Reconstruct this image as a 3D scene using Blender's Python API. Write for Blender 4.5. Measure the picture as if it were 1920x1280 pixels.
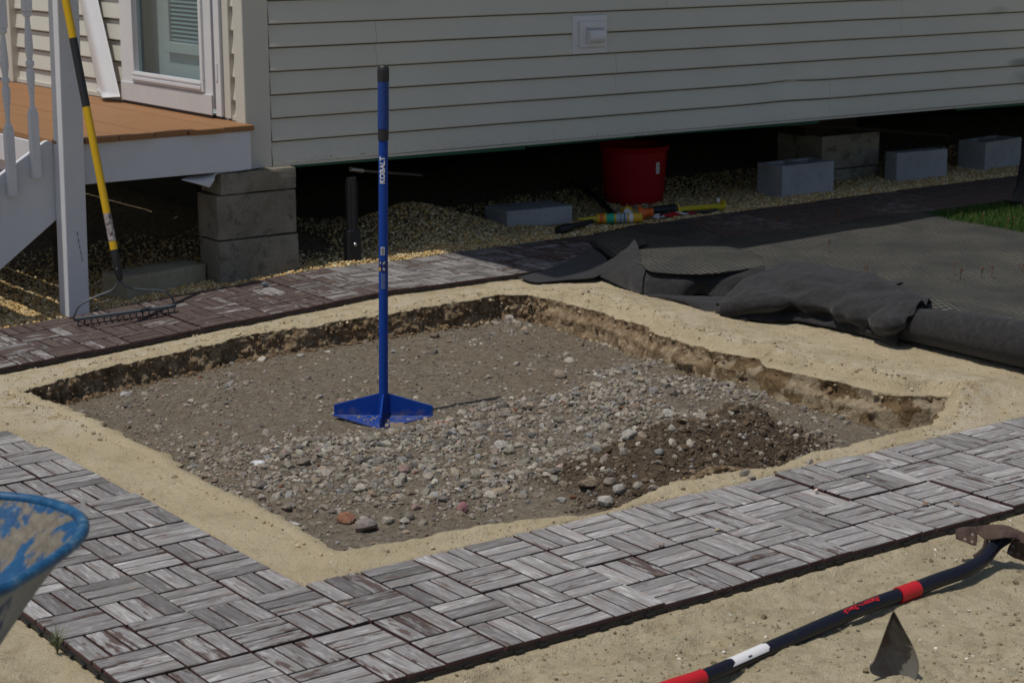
import bpy, bmesh, math, random
import numpy as np
from mathutils import Matrix, Vector
R = math.radians
random.seed(7)
rng = np.random.default_rng(11)
sc = bpy.context.scene
for o in list(bpy.data.objects):
    bpy.data.objects.remove(o)
col = sc.collection

# ------------------------------------------------------------------ camera, sky, sun, exposure
CAM = np.array([-2.1605, -3.8179, 1.5629])
ROT = (1.3505490, 0.0037077, -0.6294768)
FPX = 3630.5
cd = bpy.data.cameras.new('camera')
cd.sensor_width = 36.0
cd.lens = FPX / 1920 * 36
cd.clip_start = 0.05
cd.clip_end = 500
cd.dof.use_dof = True
cd.dof.focus_distance = 6.0
cd.dof.aperture_fstop = 9.0
cam = bpy.data.objects.new('camera', cd)
cam.location = CAM
cam.rotation_euler = ROT
col.objects.link(cam)
sc.camera = cam

SUN_EL, SUN_AZ = 69.0, -88.0            # azimuth clockwise from +Y: the sun stands behind and left of the house
sx_, sy_ = math.sin(R(SUN_AZ)), math.cos(R(SUN_AZ))
sdir = Vector((sx_ * math.cos(R(SUN_EL)), sy_ * math.cos(R(SUN_EL)), math.sin(R(SUN_EL))))
w = bpy.data.worlds.new('World')
sc.world = w
w.use_nodes = True
wn = w.node_tree.nodes
bg = wn['Background']
sky = wn.new('ShaderNodeTexSky')
sky.sky_type = 'NISHITA'
sky.sun_disc = False
sky.sun_elevation = R(SUN_EL)
sky.sun_rotation = R(SUN_AZ % 360)
sky.air_density = 1.0
sky.dust_density = 1.5
w.node_tree.links.new(sky.outputs[0], bg.inputs[0])
bg.inputs[1].default_value = 0.095
sl = bpy.data.lights.new('sun', 'SUN')
sl.energy = 3.8
sl.angle = R(0.5)
sl.color = (1.0, 0.95, 0.87)
so = bpy.data.objects.new('sun', sl)
so.rotation_euler = sdir.to_track_quat('Z', 'Y').to_euler()
so.location = (0, 0, 8)
col.objects.link(so)
sc.view_settings.view_transform = 'Standard'
sc.view_settings.look = 'None'
sc.view_settings.gamma = 1
sc.view_settings.use_curve_mapping = False
sc.view_settings.exposure = -0.52

# ------------------------------------------------------------------ pixel helper (photograph 1920 x 1280 -> point in the place)
CM = np.array(Matrix.Rotation(ROT[2], 3, 'Z') @ Matrix.Rotation(ROT[1], 3, 'Y') @ Matrix.Rotation(ROT[0], 3, 'X'))

def ray(px, py):
    return CM @ np.array([(px - 960) / FPX, -(py - 640) / FPX, -1.0])

def P(px, py, z=0.0):
    d = ray(px, py)
    return CAM + d * ((z - CAM[2]) / d[2])

def PY(px, py, y):
    d = ray(px, py)
    return CAM + d * ((y - CAM[1]) / d[1])

def PX(px, py, x):
    d = ray(px, py)
    return CAM + d * ((x - CAM[0]) / d[0])

# ------------------------------------------------------------------ noise
_perm = rng.permutation(4096)
_val = rng.random(4096) * 2 - 1

def _h(ix, iy, iz=0):
    return _val[_perm[(_perm[(_perm[ix & 4095] + iy) & 4095] + iz) & 4095]]

def vn(x, y):
    x = np.asarray(x, float); y = np.asarray(y, float)
    ix = np.floor(x).astype(int); iy = np.floor(y).astype(int)
    fx = x - ix; fy = y - iy
    fx = fx * fx * (3 - 2 * fx); fy = fy * fy * (3 - 2 * fy)
    a = _h(ix, iy); b = _h(ix + 1, iy); c = _h(ix, iy + 1); d = _h(ix + 1, iy + 1)
    return (a + (b - a) * fx) * (1 - fy) + (c + (d - c) * fx) * fy

def vn3(x, y, z):
    ix = np.floor(x).astype(int); iy = np.floor(y).astype(int); iz = np.floor(z).astype(int)
    fx = x - ix; fy = y - iy; fz = z - iz
    fx = fx * fx * (3 - 2 * fx); fy = fy * fy * (3 - 2 * fy); fz = fz * fz * (3 - 2 * fz)
    def lay(k):
        a = _h(ix, iy, iz + k); b = _h(ix + 1, iy, iz + k); c = _h(ix, iy + 1, iz + k); d = _h(ix + 1, iy + 1, iz + k)
        return (a + (b - a) * fx) * (1 - fy) + (c + (d - c) * fx) * fy
    return lay(0) * (1 - fz) + lay(1) * fz

def fbm(x, y, s, o=4, seed=0):
    r = 0; a = 1; t = 0
    for k in range(o):
        r = r + a * vn(x * s + 17.3 * k + seed, y * s - 9.1 * k + seed * 1.7)
        t += a; a *= .5; s *= 2.03
    return r / t

def fbm3(x, y, z, s, o=3):
    r = 0; a = 1; t = 0
    for k in range(o):
        r = r + a * vn3(x * s + 7.3 * k, y * s, z * s + 3.1 * k)
        t += a; a *= .5; s *= 2.1
    return r / t

def ss(a, b, x):
    t = np.clip((np.asarray(x, float) - a) / (b - a), 0, 1)
    return t * t * (3 - 2 * t)

# ------------------------------------------------------------------ lie of the land
_zx = [-1.0, 0.4, 0.83, 1.29, 1.65, 2.1, 2.6, 3.65, 4.2, 5.3, 8.0]
_zz = [-.105, -.088, -.070, -.043, -.025, 0.0, -.004, .000, .018, .026, .03]

def zg(x, y):                        # level of the tile tops
    return np.interp(x, _zx, _zz) * ss(1.2, 2.75, y)

def G(px, py, dz=0.0):               # pixel -> point on the lie of the land
    p = P(px, py, dz)
    for _ in range(6):
        p = P(px, py, float(zg(p[0], p[1])) + dz)
    return p

# ------------------------------------------------------------------ materials
def NT(m):
    return m.node_tree.nodes, m.node_tree.links

def mat(name, c=(.5, .5, .5), rough=.6, metal=0.0, spec=.5):
    m = bpy.data.materials.new(name); m.use_nodes = True
    b = m.node_tree.nodes['Principled BSDF']
    b.inputs['Base Color'].default_value = (*c, 1); b.inputs['Roughness'].default_value = rough
    b.inputs['Metallic'].default_value = metal; b.inputs['Specular IOR Level'].default_value = spec
    return m

def node(m, t, **kw):
    n = m.node_tree.nodes.new(t)
    for k, v in kw.items():
        if k in n.inputs.keys() if hasattr(n.inputs, 'keys') else False:
            n.inputs[k].default_value = v
        else:
            setattr(n, k, v)
    return n

def noise(m, vec, scale, detail=4, rough=.55, dist=0):
    n = m.node_tree.nodes.new('ShaderNodeTexNoise')
    n.inputs['Scale'].default_value = scale; n.inputs['Detail'].default_value = detail
    n.inputs['Roughness'].default_value = rough; n.inputs['Distortion'].default_value = dist
    if vec is not None: m.node_tree.links.new(vec, n.inputs['Vector'])
    return n.outputs['Fac']

def ramp(m, fac, stops):
    n = m.node_tree.nodes.new('ShaderNodeValToRGB')
    e = n.color_ramp.elements
    while len(e) < len(stops): e.new(.5)
    for i, (p, c) in enumerate(stops):
        e[i].position = p
        e[i].color = (*c, 1) if isinstance(c, (tuple, list)) else (c, c, c, 1)
    m.node_tree.links.new(fac, n.inputs[0])
    return n.outputs[0]

def mix(m, fac, a, b, mode='MIX'):
    n = m.node_tree.nodes.new('ShaderNodeMix'); n.data_type = 'RGBA'; n.blend_type = mode
    L = m.node_tree.links
    for s, v in ((n.inputs[0], fac), (n.inputs[6], a), (n.inputs[7], b)):
        if hasattr(v, 'default_value') or isinstance(v, bpy.types.NodeSocket): L.new(v, s)
        elif isinstance(v, (tuple, list)): s.default_value = (*v, 1) if len(v) == 3 else v
        else: s.default_value = v
    return n.outputs[2]

def mth(m, op, a, b=0.0, clamp=False):
    n = m.node_tree.nodes.new('ShaderNodeMath'); n.operation = op; n.use_clamp = clamp
    for s, v in ((n.inputs[0], a), (n.inputs[1], b)):
        if isinstance(v, bpy.types.NodeSocket): m.node_tree.links.new(v, s)
        else: s.default_value = v
    return n.outputs[0]

def ocoord(m, which='Object', scale=None, rnd=False):
    t = m.node_tree.nodes.new('ShaderNodeTexCoord'); out = t.outputs[which]
    if scale or rnd:
        mp = m.node_tree.nodes.new('ShaderNodeMapping')
        m.node_tree.links.new(out, mp.inputs[0]); out = mp.outputs[0]
        if scale: mp.inputs['Scale'].default_value = scale
        if rnd:
            oi = m.node_tree.nodes.new('ShaderNodeObjectInfo')
            x = mth(m, 'MULTIPLY', oi.outputs['Random'], 37.0)
            cb = m.node_tree.nodes.new('ShaderNodeCombineXYZ')
            m.node_tree.links.new(x, cb.inputs[0]); m.node_tree.links.new(mth(m, 'MULTIPLY', x, 2.3), cb.inputs[1])
            m.node_tree.links.new(mth(m, 'MULTIPLY', x, .7), cb.inputs[2])
            m.node_tree.links.new(cb.outputs[0], mp.inputs['Location'])
    return out

def bump(m, h, strength=.5, dist=.01):
    n = m.node_tree.nodes.new('ShaderNodeBump')
    n.inputs['Strength'].default_value = strength; n.inputs['Distance'].default_value = dist
    m.node_tree.links.new(h, n.inputs['Height'])
    m.node_tree.links.new(n.outputs[0], m.node_tree.nodes['Principled BSDF'].inputs['Normal'])

def setc(m, c):
    m.node_tree.links.new(c, m.node_tree.nodes['Principled BSDF'].inputs['Base Color'])

def attr(m, name):
    n = m.node_tree.nodes.new('ShaderNodeAttribute'); n.attribute_name = name
    return n

M = {}
# sand / dirt / soil of the ground sheet, mixed by what the ground really is there
def ground_mat():
    m = mat('ground_sand_and_dirt', rough=.95, spec=.15)
    v = ocoord(m)
    a = attr(m, 'mask'); sp = m.node_tree.nodes.new('ShaderNodeSeparateColor')
    m.node_tree.links.new(a.outputs['Color'], sp.inputs[0])
    floor, wall, mound = sp.outputs[0], sp.outputs[1], sp.outputs[2]
    a2 = attr(m, 'mask2'); sp2 = m.node_tree.nodes.new('ShaderNodeSeparateColor')
    m.node_tree.links.new(a2.outputs['Color'], sp2.inputs[0])
    damp, peag, turf = sp2.outputs[0], sp2.outputs[1], sp2.outputs[2]
    n1 = noise(m, v, 3.0, 5); n2 = noise(m, v, 40, 6, .7); n3 = noise(m, v, 260, 3, .6); n4 = noise(m, v, 14, 5, .6)
    sand = ramp(m, n1, [(.3, (.49, .405, .26)), (.7, (.61, .52, .355))])
    dsand = ramp(m, n4, [(.3, (.43, .37, .24)), (.7, (.56, .485, .33))])
    n7 = noise(m, v, 22, 7, .8)
    dsand = mix(m, ramp(m, n7, [(.52, 0.0), (.66, .6)]), dsand, (.22, .185, .115))
    dsand = mix(m, ramp(m, n7, [(.36, .5), (.45, 0.0)]), dsand, (.52, .47, .35))
    sand = mix(m, damp, sand, dsand)
    sand = mix(m, mth(m, 'MULTIPLY', a.outputs['Alpha'], ramp(m, n4, [(.40, 0.0), (.58, .75)])), sand, (.60, .54, .42))
    sand = mix(m, mth(m, 'MULTIPLY', a.outputs['Alpha'], ramp(m, n4, [(.36, .55), (.46, 0.0)])), sand, (.36, .25, .13))
    sand = mix(m, ramp(m, n2, [(.58, 0.0), (.74, .55)]), sand, (.34, .24, .12))
    sand = mix(m, ramp(m, n3, [(.62, 0.0), (.70, .6)]), sand, (.16, .12, .075))
    sand = mix(m, ramp(m, n3, [(.26, .5), (.36, 0.0)]), sand, (.64, .58, .46))
    n5 = noise(m, v, 9, 6, .75)
    sand = mix(m, ramp(m, n5, [(.5, 0.0), (.66, .45)]), sand, (.33, .25, .15))
    fl = ramp(m, n2, [(.3, (.11, .09, .064)), (.5, (.20, .17, .128)), (.72, (.32, .28, .22))])
    fl = mix(m, ramp(m, n3, [(.6, 0.0), (.68, .7)]), fl, (.42, .38, .33))
    fl = mix(m, ramp(m, n1, [(.4, 0.0), (.62, .35)]), fl, (.20, .15, .10))
    mo = ramp(m, n2, [(.3, (.055, .040, .027)), (.6, (.125, .094, .066)), (.8, (.20, .16, .115))])
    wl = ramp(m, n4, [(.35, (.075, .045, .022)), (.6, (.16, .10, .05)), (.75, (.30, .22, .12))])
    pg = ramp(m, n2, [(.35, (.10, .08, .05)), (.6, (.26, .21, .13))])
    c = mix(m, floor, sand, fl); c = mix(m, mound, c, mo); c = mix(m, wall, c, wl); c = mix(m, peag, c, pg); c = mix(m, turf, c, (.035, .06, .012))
    setc(m, c)
    h = mth(m, 'ADD', mth(m, 'MULTIPLY', n2, .6), mth(m, 'MULTIPLY', n3, .5))
    h = mth(m, 'ADD', h, noise(m, v, 15, 5, .7))
    bump(m, h, 1.0, .016)
    return m
M['ground'] = ground_mat()

def soil_wall_mat():
    m = mat('pit_wall_soil', rough=.97, spec=.1)
    v = ocoord(m)
    a = attr(m, 'mask'); sp = m.node_tree.nodes.new('ShaderNodeSeparateColor')
    m.node_tree.links.new(a.outputs['Color'], sp.inputs[0])
    sandf, tan = sp.outputs[0], sp.outputs[1]
    n1 = noise(m, v, 3.0, 5); n2 = noise(m, v, 40, 6, .7); n3 = noise(m, v, 200, 4, .65); n4 = noise(m, v, 24, 7, .75)
    sand = ramp(m, n1, [(.3, (.49, .405, .26)), (.7, (.61, .52, .355))])
    sand = mix(m, ramp(m, n2, [(.58, 0.0), (.74, .55)]), sand, (.34, .24, .12))
    br = ramp(m, n4, [(.36, (.12, .08, .045)), (.5, (.27, .19, .115)), (.64, (.48, .38, .25))])
    n6 = noise(m, v, 7, 5, .7)
    tn = ramp(m, n4, [(.36, (.25, .19, .12)), (.5, (.34, .27, .18)), (.62, (.44, .37, .26))])
    tn = mix(m, ramp(m, n6, [(.49, 0.0), (.53, .9)]), tn, ramp(m, n4, [(.36, (.075, .045, .022)), (.64, (.24, .16, .08))]))
    c = mix(m, tan, br, tn)
    sm = mth(m, 'ADD', sandf, mth(m, 'MULTIPLY', mth(m, 'SUBTRACT', n2, .5), .9), True)
    c = mix(m, ramp(m, sm, [(.42, 0.0), (.6, 1.0)]), c, sand)
    c = mix(m, ramp(m, n3, [(.6, 0.0), (.7, .5)]), c, (.12, .08, .045))
    setc(m, c)
    bump(m, mth(m, 'ADD', n2, mth(m, 'MULTIPLY', n3, .6)), 1.0, .014)
    return m
M['pitwall'] = soil_wall_mat()

def slat_mat():
    m = mat('weathered_slat_top', rough=.75, spec=.25)
    v = ocoord(m, 'Object', (3, 42, 1), True)
    v2 = ocoord(m, 'Object', (13, 60, 1), True)
    v3 = ocoord(m, 'Object', (12, 260, 1), True)
    oi = m.node_tree.nodes.new('ShaderNodeObjectInfo')
    sp = m.node_tree.nodes.new('ShaderNodeSeparateColor'); m.node_tree.links.new(oi.outputs['Color'], sp.inputs[0])
    brown, bright = sp.outputs[0], sp.outputs[1]
    g = noise(m, v, 1.0, 6, .62, .6); p = noise(m, v2, 1.0, 5, .65); f = noise(m, v3, 1.0, 3, .6)
    grey = ramp(m, g, [(.30, (.12, .11, .108)), (.44, (.25, .245, .245)), (.56, (.36, .36, .362)), (.66, (.62, .61, .59))])
    grey = mix(m, .5, grey, ramp(m, f, [(.34, (.07, .065, .068)), (.5, (.24, .235, .245)), (.66, (.50, .49, .49))]))
    grey = mix(m, ramp(m, p, [(.50, 0.0), (.62, .6)]), grey, (.165, .125, .105))
    grey = mix(m, .22, grey, (.26, .235, .215))
    grey = mix(m, ramp(m, p, [(.34, .65), (.43, 0.0)]), grey, (.56, .555, .54))
    n = m.node_tree.nodes.new('ShaderNodeMix'); n.data_type = 'RGBA'; n.blend_type = 'MULTIPLY'; n.inputs[0].default_value = 1
    cb = m.node_tree.nodes.new('ShaderNodeCombineColor')
    for k in range(3): m.node_tree.links.new(bright, cb.inputs[k])
    m.node_tree.links.new(grey, n.inputs[6]); m.node_tree.links.new(cb.outputs[0], n.inputs[7])
    paint = ramp(m, g, [(.3, (.05, .034, .03)), (.7, (.105, .072, .063))])
    k = mth(m, 'ADD', p, mth(m, 'MULTIPLY', mth(m, 'SUBTRACT', brown, .5), .62))
    k = mth(m, 'ADD', k, mth(m, 'MULTIPLY', mth(m, 'SUBTRACT', g, .5), .5))
    c = mix(m, ramp(m, k, [(.56, 0.0), (.64, .92)]), n.outputs[2], paint)
    # sand dust trodden on
    vo = ocoord(m, 'Object', (1, 1, 1), True)
    dust = noise(m, vo, 30, 4, .7)
    c = mix(m, ramp(m, dust, [(.58, 0.0), (.75, .4)]), c, (.42, .36, .26))
    setc(m, c)
    bump(m, mth(m, 'ADD', g, mth(m, 'MULTIPLY', f, .5)), .6, .002)
    return m
M['slat'] = slat_mat()
M['slat_side'] = mat('slat_side_paint', (.075, .034, .03), .7)
M['grid'] = mat('black_plastic_grid', (.018, .018, .018), .5)

def siding_mat():
    m = mat('vinyl_siding', (.44, .445, .42), .45, spec=.35)
    v = ocoord(m)
    st = m.node_tree.nodes.new('ShaderNodeVectorMath'); st.operation = 'MULTIPLY'
    m.node_tree.links.new(v, st.inputs[0]); st.inputs[1].default_value = (6, 6, 160)
    g = noise(m, st.outputs[0], 1.0, 3)
    n = noise(m, v, 2.5, 4)
    c = ramp(m, n, [(.3, (.575, .56, .49)), (.7, (.62, .605, .535))])
    d = noise(m, v, 55, 5, .75)
    c = mix(m, ramp(m, d, [(.66, 0.0), (.76, .35)]), c, (.22, .19, .14))
    # greenish soot smudges round the dent
    sp = m.node_tree.nodes.new('ShaderNodeSeparateXYZ'); m.node_tree.links.new(v, sp.inputs[0])
    def blob(x, z, rx, rz, k):
        dx = mth(m, 'DIVIDE', mth(m, 'SUBTRACT', sp.outputs[0], x), rx)
        dz = mth(m, 'DIVIDE', mth(m, 'SUBTRACT', sp.outputs[2], z), rz)
        r = mth(m, 'ADD', mth(m, 'MULTIPLY', dx, dx), mth(m, 'MULTIPLY', dz, dz))
        r = mth(m, 'ADD', r, mth(m, 'MULTIPLY', mth(m, 'SUBTRACT', noise(m, v, 12, 3), .5), .9))
        return mth(m, 'MULTIPLY', mth(m, 'SUBTRACT', 1.0, r, True), k)
    b = mth(m, 'ADD', blob(5.02, .685, .25, .035, .75), blob(5.0, .60, .20, .05, .35), True)
    b = mth(m, 'ADD', b, blob(4.7, .985, .10, .03, .25), True)
    c = mix(m, b, c, (.10, .115, .085))
    spl = mth(m, 'ADD', mth(m, 'MULTIPLY', mth(m, 'SUBTRACT', .62, sp.outputs[2]), 1.6), mth(m, 'SUBTRACT', noise(m, v, 85, 5, .8), .5))
    c = mix(m, ramp(m, spl, [(.22, 0.0), (.40, .5)]), c, (.28, .23, .16))
    setc(m, c)
    bump(m, g, .25, .002)
    return m
M['siding'] = siding_mat()
M['seam_shade'] = mat('painted_siding_seam_shade', (.17, .168, .15), .9, spec=.1)  # shadow line under each siding lip, put into the colour
M['trim'] = mat('beige_corner_trim', (.58, .565, .50), .5, spec=.3)

def painted(name, c, dirt=(.30, .27, .22), amt=.5, rough=.5):
    m = mat(name, c, rough, spec=.3)
    v = ocoord(m)
    n = noise(m, v, 7, 5, .6); d = noise(m, v, 60, 4, .7)
    cc = ramp(m, n, [(.3, tuple(x * .93 for x in c)), (.7, c)])
    cc = mix(m, ramp(m, d, [(.62, 0.0), (.78, amt)]), cc, dirt)
    setc(m, cc); bump(m, d, .25, .002)
    return m
M['white'] = painted('white_wood_paint', (.66, .67, .70))
M['vinyl_white'] = painted('white_vinyl', (.70, .71, .73), amt=.15, rough=.35)
M['orange_deck'] = painted('orange_deck_stain', (.30, .15, .064), (.13, .065, .03), .8, .6)

def concrete(name, a, b, spots=(.05, .045, .04), amt=.5, sc_=1.0):
    m = mat(name, a, .95, spec=.15)
    v = ocoord(m)
    n = noise(m, v, 5 * sc_, 5, .6); f = noise(m, v, 120 * sc_, 4, .7); h = noise(m, v, 18 * sc_, 5, .7)
    c = ramp(m, n, [(.3, a), (.7, b)])
    c = mix(m, ramp(m, h, [(.52, 0.0), (.7, amt)]), c, spots)
    c = mix(m, ramp(m, f, [(.56, 0.0), (.7, .4)]), c, tuple(min(1, x * 1.7) for x in b))
    c = mix(m, ramp(m, f, [(.3, .5), (.42, 0.0)]), c, tuple(x * .45 for x in a))
    setc(m, c); bump(m, mth(m, 'ADD', f, mth(m, 'MULTIPLY', h, .6)), .8, .005)
    return m
M['cmu'] = concrete('new_grey_concrete', (.34, .34, .345), (.45, .45, .455), (.16, .16, .16), amt=.35)
M['old_block'] = concrete('old_brown_concrete', (.17, .15, .115), (.29, .265, .215), (.06, .052, .04), .8)
M['stained_block'] = concrete('stained_concrete', (.27, .24, .18), (.40, .37, .30), (.05, .046, .04), .9, .7)
M['paver'] = concrete('mossy_concrete', (.30, .265, .185), (.42, .38, .28), (.16, .14, .09), .4)

def rock_mat():
    m = mat('rubble_stone', rough=.9, spec=.2)
    a = attr(m, 'col'); v = ocoord(m)
    n = noise(m, v, 130, 4, .7); k = noise(m, v, 35, 3)
    c = mix(m, 1.0, a.outputs['Color'], ramp(m, n, [(.3, .62), (.5, 1.0), (.75, 1.35)]), 'MULTIPLY')
    c = mix(m, ramp(m, k, [(.5, 0.0), (.72, .5)]), c, (.20, .16, .12))
    setc(m, c); bump(m, n, .7, .003)
    return m
M['rock'] = rock_mat()

def objcol_rock():
    m = mat('single_stone', rough=.9, spec=.2)
    v = ocoord(m, 'Object', None, True)
    oi = m.node_tree.nodes.new('ShaderNodeObjectInfo')
    n = noise(m, v, 90, 4, .7); k = noise(m, v, 25, 3)
    c = mix(m, 1.0, oi.outputs['Color'], ramp(m, n, [(.3, .6), (.5, 1.0), (.75, 1.35)]), 'MULTIPLY')
    c = mix(m, ramp(m, k, [(.52, 0.0), (.72, .45)]), c, (.20, .16, .12))
    setc(m, c); bump(m, n, .8, .004)
    return m
M['stone1'] = objcol_rock()

def fabric_woven():
    m = mat('woven_ground_fabric', (.03, .032, .034), .75, spec=.25)
    v = ocoord(m)
    wv = m.node_tree.nodes.new('ShaderNodeTexWave'); wv.wave_type = 'BANDS'; wv.bands_direction = 'DIAGONAL'
    m.node_tree.links.new(v, wv.inputs[0]); wv.inputs['Scale'].default_value = 21; wv.inputs['Distortion'].default_value = 1.2
    wv.inputs['Detail'].default_value = 1
    wv2 = m.node_tree.nodes.new('ShaderNodeTexWave'); wv2.wave_type = 'BANDS'; wv2.bands_direction = 'Y'
    m.node_tree.links.new(v, wv2.inputs[0]); wv2.inputs['Scale'].default_value = 15; wv2.inputs['Distortion'].default_value = .8
    n = noise(m, v, 3.2, 5, .6, .5); d = noise(m, v, 90, 4, .75)
    st = mth(m, 'MULTIPLY', wv.outputs['Fac'], wv2.outputs['Fac'])
    dust = mth(m, 'MULTIPLY', ramp(m, n, [(.34, .22), (.66, 1.0)]), ramp(m, st, [(.35, 0.05), (.6, 1.0)]))
    c = mix(m, mth(m, 'MULTIPLY', dust, .50), (.030, .032, .033), (.36, .33, .24))
    c = mix(m, ramp(m, d, [(.64, 0.0), (.74, .5)]), c, (.26, .23, .16))
    setc(m, c); bump(m, st, .8, .003)
    return m
M['woven'] = fabric_woven()

def fabric_non():
    m = mat('nonwoven_black_fabric', (.035, .034, .037), .9, spec=.15)
    v = ocoord(m, 'Object', (1, 6, 6))
    n = noise(m, v, 9, 5, .65); f = noise(m, ocoord(m), 180, 3, .7)
    c = ramp(m, n, [(.3, (.016, .0155, .017)), (.62, (.032, .031, .032)), (.8, (.06, .055, .05))])
    c = mix(m, ramp(m, f, [(.62, 0.0), (.75, .35)]), c, (.15, .135, .11))
    setc(m, c); bump(m, f, .4, .002)
    try: m.node_tree.nodes['Principled BSDF'].inputs['Sheen Weight'].default_value = .15
    except Exception: pass
    return m
M['nonwoven'] = fabric_non()
M['blue'] = painted('blue_powder_coat', (.003, .048, .30), (.20, .17, .12), .10, .42)
def wear():
    m = M['blue']; v = ocoord(m); n = noise(m, v, 26, 5, .7); sp = m.node_tree.nodes.new('ShaderNodeSeparateXYZ'); m.node_tree.links.new(v, sp.inputs[0])
    low = ramp(m, mth(m, 'ADD', mth(m, 'MULTIPLY', sp.outputs[2], -6.0), mth(m, 'MULTIPLY', n, 1.0)), [(.36, 0.0), (.62, .55)])
    b = m.node_tree.nodes['Principled BSDF']; old = b.inputs['Base Color'].links[0].from_socket
    c = mix(m, low, old, (.17, .15, .12)); setc(m, c)
    m.node_tree.links.new(ramp(m, n, [(.35, .35), (.65, .65)]), b.inputs['Roughness'])
wear()
M['blue_grip'] = mat('blue_rubber_grip', (.004, .042, .22), .55)
M['black'] = mat('black_rubber', (.015, .015, .017), .5)
M['black_gloss'] = painted('black_fibreglass', (.012, .013, .022), (.14, .12, .09), .35, .3)
M['red_band'] = mat('red_band', (.50, .012, .018), .45)
M['red_plastic'] = painted('red_plastic', (.36, .004, .010), (.3, .1, .08), .1, .35)
M['yellow'] = painted('yellow_fibreglass', (.62, .38, .012), (.25, .18, .06), .45, .4)
M['yellow_plastic'] = mat('yellow_plastic', (.62, .50, .03), .45)
M['orange_plastic'] = mat('orange_plastic', (.75, .14, .015), .4)
M['grey_steel'] = painted('grey_steel', (.10, .115, .125), (.16, .12, .08), .5, .5)
M['label_white'] = mat('label_white', (.75, .75, .76), .5)
M['label_green'] = mat('label_green', (.02, .42, .25), .5)
M['label_grey'] = mat('label_grey', (.35, .42, .46), .5)
M['label_dark'] = mat('label_dark', (.03, .03, .04), .5)
M['label_yellow'] = mat('label_yellow', (.75, .42, .02), .5)
M['label_navy'] = mat('label_navy', (.004, .012, .10), .45)
M['label_red'] = mat('label_red', (.55, .02, .02), .5)
M['green_wrap'] = painted('green_sheathing', (.03, .12, .08), (.02, .03, .02), .8, .6)
M['dark_wood'] = concrete('dark_wood', (.035, .026, .018), (.06, .046, .032), amt=.3)
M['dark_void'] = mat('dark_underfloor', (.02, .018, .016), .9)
M['alu'] = painted('dull_aluminium', (.62, .62, .62), amt=.35, rough=.45)
M['chrome'] = mat('galvanised_steel', (.45, .46, .48), .35, 1.0)
M['rust'] = concrete('rusty_brown_steel', (.062, .042, .038), (.11, .075, .06), (.025, .02, .02), .6)
M['blade'] = concrete('dark_worn_steel', (.05, .042, .034), (.085, .075, .065), (.13, .07, .03), .5, 1.2)
M['pin'] = mat('rusty_pin', (.15, .062, .03), .8)
M['hose'] = mat('dark_hose', (.03, .035, .03), .5)

def grass_mat():
    m = mat('grass_blade', (.05, .13, .012), .6, spec=.3)
    a = attr(m, 'col'); setc(m, a.outputs['Color'])
    return m
M['grass'] = grass_mat()

def glass_mat():
    m = bpy.data.materials.new('door_glass'); m.use_nodes = True
    n, L = NT(m); n.remove(n['Principled BSDF'])
    t = n.new('ShaderNodeBsdfTransparent'); t.inputs[0].default_value = (.80, .86, .86, 1)
    g = n.new('ShaderNodeBsdfGlossy'); g.inputs['Roughness'].default_value = .02
    f = n.new('ShaderNodeFresnel'); f.inputs[0].default_value = 1.5
    x = n.new('ShaderNodeMixShader')
    ge = n.new('ShaderNodeNewGeometry'); mm_ = n.new('ShaderNodeMath'); mm_.operation = 'SUBTRACT'; mm_.inputs[0].default_value = 1; L.new(ge.outputs['Backfacing'], mm_.inputs[1]); m2_ = n.new('ShaderNodeMath'); m2_.operation = 'MULTIPLY'; L.new(mm_.outputs[0], m2_.inputs[0]); L.new(f.outputs[0], m2_.inputs[1])
    L.new(m2_.outputs[0], x.inputs[0]); L.new(t.outputs[0], x.inputs[1]); L.new(g.outputs[0], x.inputs[2])
    L.new(x.outputs[0], n['Material Output'].inputs[0])
    return m
M['glass'] = glass_mat()

def barrow_mat():
    m = mat('barrow_tray_paint', (.02, .10, .25), .65, spec=.3)
    v = ocoord(m)
    a = attr(m, 'mask'); sp = m.node_tree.nodes.new('ShaderNodeSeparateColor')
    m.node_tree.links.new(a.outputs['Color'], sp.inputs[0])
    st = m.node_tree.nodes.new('ShaderNodeVectorMath'); st.operation = 'MULTIPLY'
    m.node_tree.links.new(v, st.inputs[0]); st.inputs[1].default_value = (1, 1, .35)
    n = noise(m, st.outputs[0], 11, 6, .62, .3); f = noise(m, v, 70, 5, .7); q = noise(m, v, 6, 4)
    ins = ramp(m, q, [(.3, (.006, .055, .15)), (.7, (.012, .095, .22))])
    ins = mix(m, ramp(m, f, [(.55, 0.0), (.72, .5)]), ins, (.10, .22, .36))
    mud = ramp(m, f, [(.3, (.11, .09, .06)), (.7, (.24, .205, .15))])
    ins = mix(m, ramp(m, n, [(.535, 0.0), (.575, .95)]), ins, mud)
    out = ramp(m, q, [(.3, (.17, .19, .21)), (.7, (.29, .305, .32))])
    out = mix(m, ramp(m, n, [(.56, 0.0), (.60, .9)]), out, (.03, .06, .16))
    rim = ramp(m, f, [(.35, (.012, .075, .22)), (.7, (.06, .17, .32))])
    c = mix(m, sp.outputs[0], out, ins); c = mix(m, sp.outputs[1], c, rim)
    setc(m, c); bump(m, n, .5, .004)
    return m
M['barrow'] = barrow_mat()

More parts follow.
